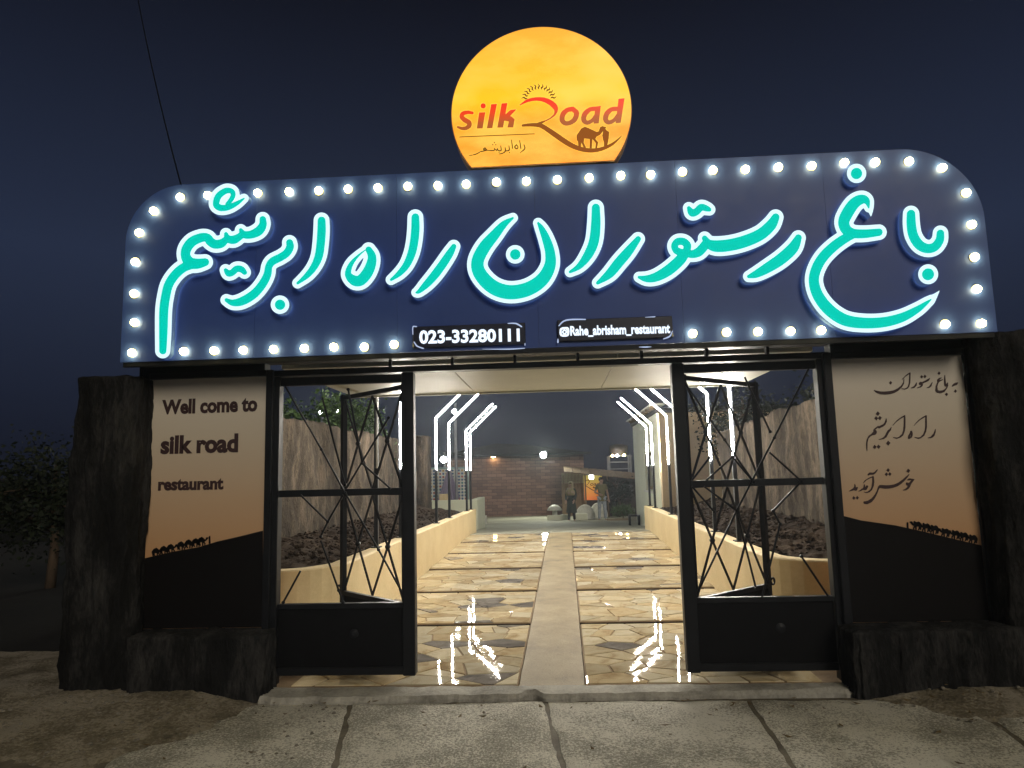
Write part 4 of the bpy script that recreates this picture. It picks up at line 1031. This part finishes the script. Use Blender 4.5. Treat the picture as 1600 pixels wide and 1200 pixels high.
# low white planter at the left end with mosaic panel and drapes behind
t = thing('low_planter', 'pale low wall of a back planter left of the courtyard', 'planter')
MB().box(-3.4, -1.86, 13.0, 13.18, -0.1, 0.86).build('wall', plaster_w, t, False, 0.01)
MB().box(-2.04, -1.86, 13.182, 15.0, -0.1, 0.86).build('wall', plaster_w, t, False, 0.01)
MB().box(-3.4, -2.05, 13.19, 15.0, -0.1, 0.70).build('soil_bed', soil, t)
t = tag(MB().box(-2.84, -2.62, 13.0, 13.16, 0.862, 1.02).build('stone_block', plaster, None, False, 0.01), 'small cream block standing on the back planter wall', 'block')
def mosaic_mat():
    mt, nt, b = nodes('mosaic')
    co = coords(nt, (7, 7, 7)); v = N(nt, 'TexVoronoi', Scale=1.0, Randomness=0.0); nt.links.new(co, v.inputs['Vector'])
    return mt
t = thing('mosaic_panel', 'framed white mosaic panel with blue and red dots behind the light posts', 'panel')
mx0, mx1, mz0, mz1, my = -3.62, -2.48, 0.74, 1.68, 16.0
MB().box(mx0, mx1, my, my+0.06, mz0, mz1).build('backing', white_p, t)
for q in ((mx0-0.05, mx0, mz0-0.05, mz1+0.05), (mx1, mx1+0.05, mz0-0.05, mz1+0.05)): MB().box(q[0], q[1], my-0.03, my+0.07, q[2], q[3]).build('frame_bar', plain('teal_frame', (0.25, 0.38, 0.36), 0.5), t)
for q in ((mz0-0.05, mz0-0.001), (mz1+0.001, mz1+0.05)): MB().box(mx0+0.001, mx1-0.001, my-0.028, my+0.07, q[0], q[1]).build('frame_bar', MATS['teal_frame'], t)
cols = [plain('tile_blue', (0.03, 0.10, 0.22), 0.3), plain('tile_teal', (0.04, 0.2, 0.2), 0.3), plain('tile_red', (0.35, 0.07, 0.05), 0.3), plain('tile_gold', (0.5, 0.33, 0.1), 0.3)]
tme = []
for c in cols:
    me = MB().lathe((0, 0, 0), [(0.034, 0.0), (0.034, 0.012), (0.028, 0.014)], 8, 'y').mesh('tile'); me.materials.append(c); tme.append(me)
nx_, nz_ = 12, 10
for i in range(nx_):
    for j in range(nz_):
        o = link('tile', tme[(i*2+j*3 + (i*j) % 3) % 4 if (i+j) % 2 else 0], None, t)
        o.location = (mx0+0.05+(mx1-mx0-0.1)*i/(nx_-1), my-0.001, mz0+0.05+(mz1-mz0-0.1)*j/(nz_-1))
MB().box(mx0+0.1, mx0+0.18, my+0.01, my+0.09, -0.3, mz0-0.052).build('leg', steel, t); MB().box(mx1-0.18, mx1-0.1, my+0.01, my+0.09, -0.3, mz0-0.052).build('leg', steel, t)
purple = rough_mat('lilac_cloth', (0.19, 0.16, 0.26), (0.32, 0.28, 0.40), 2.0, rough=0.9)
def drape(label, top, bl, br, y):
    n, k = 14, 16; vs = []; fs = []
    T = at(*top, y)
    for j in range(k+1):
        f_ = j/k
        for i in range(n+1):
            g_ = i/n; L, R_ = at(*bl, y), at(*br, y); b_ = L+(R_-L)*g_
            q = T+(b_-T)*(f_**0.9); w = 0.10*f_
            vs.append((q.x+0.04*(g_-0.5), q.y+math.sin(g_*20)*w*0.5, q.z))
    fs = [(j*(n+1)+i, j*(n+1)+i+1, (j+1)*(n+1)+i+1, (j+1)*(n+1)+i) for j in range(k) for i in range(n)]
    o = MB().add(vs, fs).build('drape', purple, None, True)
    m_ = o.modifiers.new('thickness', 'SOLIDIFY'); m_.thickness = 0.015
    return tag(o, label, 'cloth')
drape('left lilac cloth hanging slantwise before the mosaic panel', (700, 735), (683, 787), (697, 785), 15.3)
drape('right lilac cloth hanging slantwise before the mosaic panel', (702, 733), (705, 782), (717, 779), 15.3)
t = tag(MB().tube([(at(758, 806, 20).x, 20, -0.33), (at(758, 806, 20).x, 20, 0.05)], [0.075, 0.065], 12).lathe((at(758, 806, 20).x, 20, -0.36), [(0.17, 0), (0.17, 0.04), (0.08, 0.06)], 12).build('bollard', white_p), 'short white bollard before the brick wall', 'bollard')

# kiosk with glowing sign, awning
ky = 25.0
ks = thing('kiosk', 'small kiosk with plank awning and corrugated front beside the brick wall', 'kiosk')
kp = lambda x, y, Y=ky: at(x, y, Y)
gy = -0.42
darkwall = rough_mat('kiosk_dark', (0.03, 0.026, 0.022), (0.075, 0.06, 0.05), 3.0, rough=0.9)
MB().box(1.42, 3.7, ky+0.3, ky+0.36, gy, 1.30).build('back_wall', darkwall, ks)
MB().box(2.25, 3.65, ky-0.6, ky+0.28, gy, 0.55).build('counter', darkwall, ks)
corr = plain('corrugated', (0.45, 0.43, 0.24), 0.4, 0.3)
for k in range(16):
    x = 0.46+k*0.06; MB().box(x, x+0.032, ky-0.05, ky-0.02, 1.02, 1.46).build('slat', corr, ks)
MB().box(0.44, 1.43, ky-0.02, ky+0.02, gy, 1.0).build('front_panel', wood, ks)
for x in (0.5, 1.40, 2.3, 3.6): MB().box(x-0.03, x+0.03, ky-0.9, ky-0.84, gy, 1.36).build('post', wood, ks)
for k in range(9):
    x = 0.55+k*0.36
    z = 1.58-0.055*k*0.8
    MB().add([(x, ky-1.3, z-0.10), (x+0.34, ky-1.3, z-0.13), (x+0.34, ky+0.5, z+0.12), (x, ky+0.5, z+0.15), (x, ky-1.3, z-0.07), (x+0.34, ky-1.3, z-0.10), (x+0.34, ky+0.5, z+0.15), (x, ky+0.5, z+0.18)],
             [(0, 3, 2, 1), (4, 5, 6, 7), (0, 1, 5, 4), (1, 2, 6, 5), (2, 3, 7, 6), (3, 0, 4, 7)]).build('awning_plank', wood, ks)
sgn = thing('kiosk_sign', 'glowing yellow orange banner with the swoosh logo in the kiosk', 'sign')
km = glow_grad('kiosk_print', 0.30, 1.36, [(0.0, (0.75, 0.16, 0.03)), (0.45, (0.85, 0.36, 0.06)), (0.8, (0.85, 0.62, 0.10)), (1.0, (0.85, 0.70, 0.18))], 0.36)
a, b = kp(912, 743, 24.6), kp(942, 781, 24.6)
MB().box(a.x, b.x, 24.6, 24.63, b.z, a.z).build('banner', km, sgn)
text('banner_lettering', 'oad', 922, (753, 753), 938, (759, 759), 24.595, dark_m, sgn, 0.02, 0.2)
s = Shape(150/1125, 860, 680); s.stroke((415, 535, 3), (440, 525, 4), (455, 545, 4), (435, 580, 3), (410, 588, 3), (450, 615, 5), (500, 645, 5), (540, 640, 3)).dot(508, 612, 12)
draw('banner_logo', s, 24.595, 0.003, dark_m, sgn, 0, 0.3)
c = kp(924, 745, 24.2)
t = thing('kiosk_lamp', 'square white lamp under the kiosk awning', 'lamp')
MB().box(c.x-0.10, c.x+0.10, 24.18, 24.24, c.z-0.10, c.z+0.08).build('housing', steel, t)
MB().box(c.x-0.09, c.x+0.09, 24.165, 24.178, c.z-0.09, c.z+0.07).build('lens', glow('kiosk_lens', (1, 0.97, 0.9), 14.0), t)
# steel tank frame on the kiosk roof with small lamps
tf = thing('tank_frame', 'grey steel frame with water tank and small lamps above the kiosk', 'frame')
fx0, fx1 = at(951, 720, 27).x, at(984, 720, 27).x
for x in (fx0, fx1):
    for y in (26.6, 27.5): MB().box(x-0.035, x+0.035, y, y+0.07, gy, 2.15).build('post', steel, tf)
for z in (1.55, 1.85, 2.12): MB().box(fx0, fx1, 26.6, 26.65, z, z+0.05).build('rail', steel, tf)
MB().lathe(((fx0+fx1)/2, 27.05, 2.17), [(0.40, 0), (0.42, 0.35), (0.40, 0.45), (0.15, 0.52)], 18).build('tank', darkwall, tf, True)
for px, py, mm in ((957, 712, warm_glow), (964, 712, lamp_glow), (975, 711, bulb_glow)):
    q = at(px, py, 26.5); MB().lathe((q.x, q.y, q.z), [(0.05, 0), (0.055, 0.03), (0.03, 0.05)], 10, 'y').build('lamp', mm, tf)

# garden ornaments before the kiosk
t = thing('mushroom_ornament', 'white mushroom shaped garden ornament before the brick wall', 'ornament')
q = at(867, 806, 23.2); zz0 = -0.42
MB().lathe((q.x, 23.2, zz0), [(0.12, 0), (0.10, 0.25), (0.09, 0.42)], 14).build('stem', white_p, t, True)
MB().lathe((q.x, 23.2, zz0+0.42), [(0.30, 0), (0.29, 0.05), (0.22, 0.14), (0.10, 0.21), (0.02, 0.225)], 18).build('cap', white_p, t, True)
def dome(label, px, w, h, Y, px1=None):
    q = at(px, 806, Y); n = 20; pts = []
    pts = [(q.x-w/2, zz0)] + [(q.x-w/2*math.cos(math.pi*k/n), zz0+0.12+h*math.sin(math.pi*k/n)) for k in range(n+1)] + [(q.x+w/2, zz0)]
    return tag(MB().prism(pts, Y, Y+0.35).build('rounded_stone', white_p, None, False, 0.02), label, 'ornament')
dome('tiny rounded white stone right of the mushroom ornament', 878, 0.26, 0.12, 23.1)
dome('rounded white stone between the two people', 915, 0.78, 0.50, 23.0)
dome('rounded white stone behind the man in jeans', 936, 0.72, 0.52, 23.9)
kb = tag(MB().box(at(855, 808, 22.9).x, at(890, 808, 22.9).x, 22.85, 23.02, -0.46, -0.17).build('kerb_block', plaster_w, None, False, 0.01), 'pale kerb of the flower bed under the mushroom ornament', 'kerb')
kb = tag(MB().box(at(898, 808, 22.7).x, at(918, 808, 22.7).x, 22.6, 22.75, -0.46, -0.12).build('kerb_block', plaster_w, None, False, 0.01), 'pale block between the woman and the man', 'kerb')
tag(MB().box(at(950, 808, 21.5).x, at(988, 808, 21.5).x, 21.3, 22.6, -0.40, -0.33).build('wooden_pallet', wood, None, False, 0.01), 'flat timber boards on the ground right of the man', 'boards')
t = thing('stool', 'small black stool against the house corner', 'stool')
q = at(991, 822, 14.2)
MB().box(q.x-0.14, q.x+0.14, 14.0, 14.28, 0.28, 0.32).build('seat', black, t)
for dx in (-0.12, 0.12):
    for dy in (0.02, 0.26): MB().box(q.x+dx-0.02, q.x+dx+0.02, 14.0+dy-0.02, 14.0+dy+0.02, 0.0, 0.279).build('leg', black, t)

# ================================================================== PEOPLE
def skin_mesh(name, pts, edges, mat, parent, sub=2):
    me = bpy.data.meshes.new(name); me.from_pydata([p[:3] for p in pts], edges, [])
    ob = bpy.data.objects.new(name, me); COL.objects.link(ob)
    md = ob.modifiers.new('s', 'SKIN'); md.use_smooth_shade = True
    for i, p in enumerate(pts):
        r = p[3]; me.skin_vertices[0].data[i].radius = (r, r) if not isinstance(r, tuple) else r
    me.skin_vertices[0].data[0].use_root = True
    ms = ob.modifiers.new('d', 'SUBSURF'); ms.levels = sub; ms.render_levels = sub
    dg = bpy.context.evaluated_depsgraph_get(); m2 = bpy.data.meshes.new_from_object(ob.evaluated_get(dg))
    bpy.data.objects.remove(ob); m2.name = name
    return link(name, m2, mat, parent, True)
def person(label, loc, rz, H, man):
    t = thing('person', label, 'person')
    k = H/1.75
    skin = plain('skin_tone', (0.42, 0.27, 0.19), 0.6) if 'skin_tone' not in MATS else MATS['skin_tone']
    P = []; E_ = []
    def v(x, y, z, r, par=None):
        P.append((x*k, y*k, z*k, (r[0]*k, r[1]*k) if isinstance(r, tuple) else r*k)); i = len(P)-1
        if par is not None: E_.append((par, i))
        return i
    pel = v(0, 0, 0.95, 0.12); wst = v(0, 0, 1.12, 0.115, pel); ch = v(0, 0, 1.32, 0.13, wst); nb = v(0, -0.005, 1.47, 0.06, ch); nk = v(0, -0.01, 1.53, 0.05, nb)
    h1 = v(0, -0.02, 1.60, 0.075, nk); h2 = v(0, -0.015, 1.69, 0.085, h1)
    v(0, -0.105, 1.625, 0.016, h1)                                     # nose
    for s in (-1, 1): v(s*0.085, -0.005, 1.63, 0.014, h1)              # ears
    arms = []
    for s in (-1, 1):
        sh_ = v(s*0.17, 0, 1.43, 0.062, ch)
        if man and s < 0: el = v(s*0.27, 0.02, 1.17, 0.045, sh_); wr = v(s*0.12, -0.16, 1.10, 0.030, el)
        elif man: el = v(s*0.24, 0.02, 1.16, 0.045, sh_); wr = v(s*0.27, -0.03, 0.92, 0.030, el)
        else: el = v(s*0.23, 0.0, 1.17, 0.045, sh_); wr = v(s*0.20, -0.12, 0.97, 0.030, el)
        w = Vector(P[wr][:3])/k; e = Vector(P[el][:3])/k; d = (w-e).normalized()
        pm = v(*(w+d*0.06), 0.036, wr)
        arms.append((sh_, el, wr))
        side = d.cross(Vector((0, 1, 0.2))).normalized()
        for f_ in range(4):
            o_ = side*((f_-1.5)*0.018); L = (0.070, 0.085, 0.080, 0.062)[f_]
            a_ = v(*(w+d*(0.10)+o_), 0.011, pm); v(*(w+d*(0.10+L)+o_+Vector((0, -0.012, 0))), 0.008, a_)
        th = v(*(w+d*0.06+side*-0.045+Vector((0, -0.01, 0))), 0.012, pm); v(*(w+d*0.10+side*-0.06+Vector((0, -0.02, 0))), 0.010, th)
    legs = []
    for s in (-1, 1):
        fwd = -0.10*s if man else 0.06*s
        hp = v(s*0.09, 0, 0.90, 0.085, pel); kn = v(s*0.10, fwd*0.5-0.01, 0.50, 0.058, hp); an = v(s*0.11, fwd, 0.09, 0.042, kn)
        tt = v(s*0.12, fwd-0.14, 0.035, 0.032, an); legs.append((hp, kn, an, tt))
    skin_mesh('body', P, E_, skin, t)
    def shell(nm, idx, grow, mat, extra=()):
        mp = {}; pts = []
        for i in idx:
            mp[i] = len(pts); q = P[i]; r = q[3]; g_ = grow*k; pts.append((*q[:3], r+g_))
        ed = [(mp[a], mp[b]) for a, b in E_ if a in mp and b in mp]
        for a, q in extra:
            pts.append((q[0]*k, q[1]*k, q[2]*k, q[3]*k)); ed.append((mp[a], len(pts)-1))
        return skin_mesh(nm, pts, ed, mat, t)
    hair = rough_mat('hair_dark', (0.012, 0.01, 0.009), (0.03, 0.025, 0.02), 30.0) if 'hair_dark' not in MATS else MATS['hair_dark']
    if man:
        olive = rough_mat('olive_cotton', (0.13, 0.12, 0.055), (0.22, 0.20, 0.10), 5.0, rough=0.95)
        jean = rough_mat('washed_denim', (0.22, 0.27, 0.34), (0.46, 0.50, 0.56), 5.0, rough=0.95)
        shoe = plain('shoe_white', (0.45, 0.45, 0.43), 0.6)
        up_ = [pel, wst, ch, nb] + [a for x in arms for a in (x[0],)]
        ex = []
        for sh_, el, wr in arms:
            m_ = (Vector(P[sh_][:3])*0.35+Vector(P[el][:3])*0.65)/k; ex.append((sh_, (*m_, 0.062)))
        shell('t_shirt', up_, 0.022, olive, ex+[(pel, (0, 0, 0.88, 0.135))])
        shell('jeans', [pel]+[i for l in legs for i in l[:3]], 0.018, jean)
    else:
        flor = rough_mat('floral_scarf', (0.05, 0.06, 0.04), (0.30, 0.27, 0.12), 14.0, rough=0.95, c3=(0.38, 0.22, 0.26), fine=20)
        coat = rough_mat('dark_green_coat', (0.02, 0.03, 0.025), (0.05, 0.065, 0.05), 5.0, rough=0.95)
        dark = rough_mat('black_trousers', (0.012, 0.012, 0.014), (0.03, 0.03, 0.034), 5.0, rough=0.95)
        shoe = plain('shoe_black', (0.02, 0.02, 0.02), 0.5)
        shell('coat', [pel, wst, ch, nb]+[i for a in arms for i in a], 0.028, coat, [(pel, (0, 0.01, 0.70, 0.22))])
        shell('trousers', [pel]+[i for l in legs for i in l[:3]], 0.018, dark)
        vs = []; fs = []; ring = 40
        for z_, rr in ((1.02, 0.165), (0.92, 0.19), (0.75, 0.205), (0.58, 0.225), (0.42, 0.245)):
            for q in range(ring):
                a_ = 2*math.pi*q/ring; w_ = 1+0.05*math.sin(q*1.6)*(1.02-z_)*2
                vs.append((rr*w_*k*math.cos(a_), rr*w_*k*0.8*math.sin(a_), z_*k))
        fs = [(j*ring+i, j*ring+(i+1) % ring, (j+1)*ring+(i+1) % ring, (j+1)*ring+i) for j in range(4) for i in range(ring)]
        o = MB().add(vs, fs).build('skirt', coat, t, True); md = o.modifiers.new('th', 'SOLIDIFY'); md.thickness = 0.012
        # headscarf: hood open at the face, falling on the shoulders
        mb = MB(); ring = 22; vs = []; fs = []
        lev = [(1.80*k, 0.03), (1.775*k, 0.085), (1.72*k, 0.115), (1.65*k, 0.118), (1.57*k, 0.11), (1.50*k, 0.14), (1.42*k, 0.215), (1.30*k, 0.24), (1.18*k, 0.225)]
        for z_, r_ in lev:
            for q in range(ring+1):
                a_ = math.radians(-90+35+(290)*q/ring) if 1.54*k < z_ < 1.76*k else math.radians(-90+360*q/ring)
                vs.append((r_*k*math.cos(a_)*(1.0 if z_ > 1.5*k else 1.05), r_*k*math.sin(a_)*(1.0 if z_ > 1.5*k else 0.8)+0.005, z_+0.008*math.sin(q*3)))
        fs = [(j*(ring+1)+i, j*(ring+1)+i+1, (j+1)*(ring+1)+i+1, (j+1)*(ring+1)+i) for j in range(len(lev)-1) for i in range(ring)]
        mb.add(vs, fs); o = mb.build('headscarf', flor, t, True); md = o.modifiers.new('th', 'SOLIDIFY'); md.thickness = 0.012
    for l in legs:
        a_, b_ = Vector(P[l[2]][:3]), Vector(P[l[3]][:3])
        pts = [(a_.x, a_.y+0.03*k, 0.05*k, 0.046*k), (a_.x*0.6+b_.x*0.4, a_.y*0.5+b_.y*0.5, 0.05*k, 0.044*k), (b_.x, b_.y-0.01*k, 0.04*k, 0.038*k)]
        skin_mesh('shoe', pts, [(0, 1), (1, 2)], shoe, t, 1)
    if man:
        mb = MB(); mb.lathe((0, 0.012*k, 1.665*k), [(0.098*k, -0.03*k), (0.102*k, 0.03*k), (0.09*k, 0.08*k), (0.05*k, 0.115*k), (0.01, 0.122*k)], 16); mb.build('hair', hair, t, True)
    for s in (-1, 1):
        MB().lathe((s*0.032*k, -0.098*k, 1.645*k), [(0.004, -0.004), (0.009*k, 0), (0.004, 0.006)], 8, 'y').build('eye', hair, t)
    MB().box(-0.022*k, 0.022*k, -0.102*k, -0.09*k, 1.578*k, 1.586*k).build('mouth', plain('lip', (0.3, 0.12, 0.1), 0.6) if 'lip' not in MATS else MATS['lip'], t)
    t.location = loc; t.rotation_euler = (0, 0, rz)
    return t
q = at(940, 812, 23.0); person('man in olive t-shirt and pale jeans standing before the kiosk', (q.x, 22.4, -0.415), math.radians(8), 1.66, True)
q = at(893, 812, 23.0); person('woman in patterned headscarf and dark clothes walking before the kiosk', (q.x, 22.4, -0.415), math.radians(-25), 1.50, False)

# ================================================================== TREES AND SHRUBS
def tree(label, x, y, z0, h, rx, rz, nleaf, mat, leafs=0.07, droop=0.0, seed=1, cat='tree', name='tree'):
    rg_ = random.Random(seed); t = thing(name, label, cat)
    mb = MB(); mb.tube([(x, y, z0-0.1), (x+0.05, y, z0+h*0.3), (x-0.04, y+0.05, z0+h*0.6), (x, y, z0+h*0.85)], [0.11*h/3, 0.085*h/3, 0.06*h/3, 0.02], 8)
    ends = []
    for k in range(9):
        a = rg_.uniform(0, 6.28); zz_ = z0+h*rg_.uniform(0.35, 0.75); e = (x+rx*0.75*math.cos(a), y+rx*0.75*math.sin(a), zz_+rg_.uniform(0.0, rz*0.8))
        mb.tube([(x, y, zz_), ((x+e[0])/2, (y+e[1])/2, (zz_+e[2])/2+0.1), e], [0.035, 0.025, 0.008], 6); ends.append(e)
    mb.build('trunk', trunkm, t, True)
    cl = ends + [(x+rg_.gauss(0, rx*0.5), y+rg_.gauss(0, rx*0.5), z0+h*0.72+rg_.gauss(0, rz*0.45)) for _ in range(22)]
    vs = []; fs = []
    for k in range(nleaf):
        c = rg_.choice(cl); r = rx*0.30
        px_, py_, pz_ = (c[0]+rg_.gauss(0, r*0.6), c[1]+rg_.gauss(0, r*0.6), c[2]+rg_.gauss(0, r*0.55)-droop*rg_.random()**2)
        a = Vector((rg_.gauss(0, 1), rg_.gauss(0, 1), rg_.gauss(0, 0.7)-droop)).normalized(); b = a.cross(Vector((rg_.gauss(0, 1), rg_.gauss(0, 1), rg_.gauss(0, 1)))).normalized()
        L = leafs*rg_.uniform(0.6, 1.3); p_ = Vector((px_, py_, pz_)); o = len(vs)
        vs += [p_, p_+a*L*0.5+b*L*0.28, p_+a*L, p_+a*L*0.5-b*L*0.28]; fs.append((o, o+1, o+2, o+3))
    MB.build  # crown
    me = bpy.data.meshes.new('crown'); me.from_pydata([tuple(v) for v in vs], [], fs); me.update()
    link('crown', me, mat, t)
    return t
tree('lit green tree with hanging leaves over the left mud wall', -3.95, 8.2, 0.1, 3.3, 0.75, 0.55, 5200, leafm, 0.085, 0.5, 3)
tree('leafy tree nearer the gate behind the left mud wall', -4.6, 6.0, 0.1, 3.2, 0.75, 0.5, 4200, leafm, 0.085, 0.2, 5)
tree('dark tree behind the right mud wall beside the house front', 3.9, 9.0, 0.1, 3.3, 0.8, 0.6, 4500, leafd, 0.08, 0.2, 8)
tree('dark tree deeper behind the right mud wall', 4.9, 6.2, 0.1, 3.2, 0.9, 0.6, 4000, leafd, 0.08, 0.2, 9)
tree('leafy dark shrub in the night nearest the left column', -5.0, 3.0, 0, 1.75, 0.85, 0.5, 7000, leafd, 0.07, 0.15, 12, 'shrub', 'shrub')
tree('taller dark shrub in the night at the left picture edge', -7.0, 4.6, 0, 2.1, 1.1, 0.6, 8000, leafd, 0.07, 0.15, 14, 'shrub', 'shrub')
tree('dark shrub beside the kiosk right of the man', at(967, 790, 24).x, 24.0, -0.42, 1.7, 0.55, 0.5, 2600, leafd, 0.09, 0.2, 17, 'shrub', 'shrub')
tree('low leafy plants at the foot of the kiosk counter', at(972, 800, 23).x, 23.0, -0.42, 0.55, 0.42, 0.15, 1200, leafm, 0.08, 0.0, 19, 'shrub', 'shrub')


# ================================================================== CABLES
def cable(label, a, b, sag, r=0.006):
    a, b = Vector(a), Vector(b); pts = [a+(b-a)*(k/24)-Vector((0, 0, sag*4*(k/24)*(1-k/24))) for k in range(25)]
    return tag(MB().tube(pts, r, 5).build('overhead_cable', black, None, True), label, 'cable')
cable('thin cable slanting from the upper left down to the sign', at(205, -60, 2.5), (-2.62, -0.2, 3.66), 0.12)
cable('thin cable running across the courtyard behind the light posts', (-6.0, 17.0, 2.75), (1.2, 25.8, 2.35), 0.35, 0.012)

# dry leaves and scraps blown over the slabs
mb = MB(); rl = random.Random(33)
for k in range(90):
    x = rl.uniform(-2.6, 3.2); y = -0.32-abs(rl.gauss(0, 0.28)) if k % 3 else rl.uniform(-1.9, -0.4); a = rl.uniform(0, 6.28); L = rl.uniform(0.012, 0.034)
    c_, s_ = math.cos(a)*L, math.sin(a)*L; z = 0.032+(verge(x, y) if abs(x) > 1.9 else 0)
    mb.add([(x-c_, y-s_, z+0.004), (x-s_*0.4, y+c_*0.4, z), (x+c_, y+s_, z+rl.uniform(0.002, 0.012)), (x+s_*0.4, y-c_*0.4, z+0.003)], [(0, 1, 2), (0, 2, 3)])
tag(mb.build('fallen_leaves', rough_mat('dry_leaf', (0.06, 0.04, 0.02), (0.20, 0.14, 0.06), 8.0)), 'dry leaves and scraps blown along the sill and slabs', kind='stuff')

# ================================================================== GLOW HAZE
hz = MB().box(-45, 45, -14, 48, -1.5, 5.6).build('haze', None)
hm = bpy.data.materials.new('glow_haze'); hm.use_nodes = True; nt = hm.node_tree; nt.nodes.clear()
ou = nt.nodes.new('ShaderNodeOutputMaterial'); vol = nt.nodes.new('ShaderNodeVolumePrincipled')
vol.inputs['Color'].default_value = (0.80, 0.88, 1.0, 1); vol.inputs['Density'].default_value = 0.0014; vol.inputs['Anisotropy'].default_value = 0.7  # thin volume added to stand in for lens bloom around the lamps
nt.links.new(vol.outputs[0], ou.inputs['Volume']); hz.data.materials.append(hm)
tag(hz, 'thin haze added for glow around the lit gate', kind='stuff')
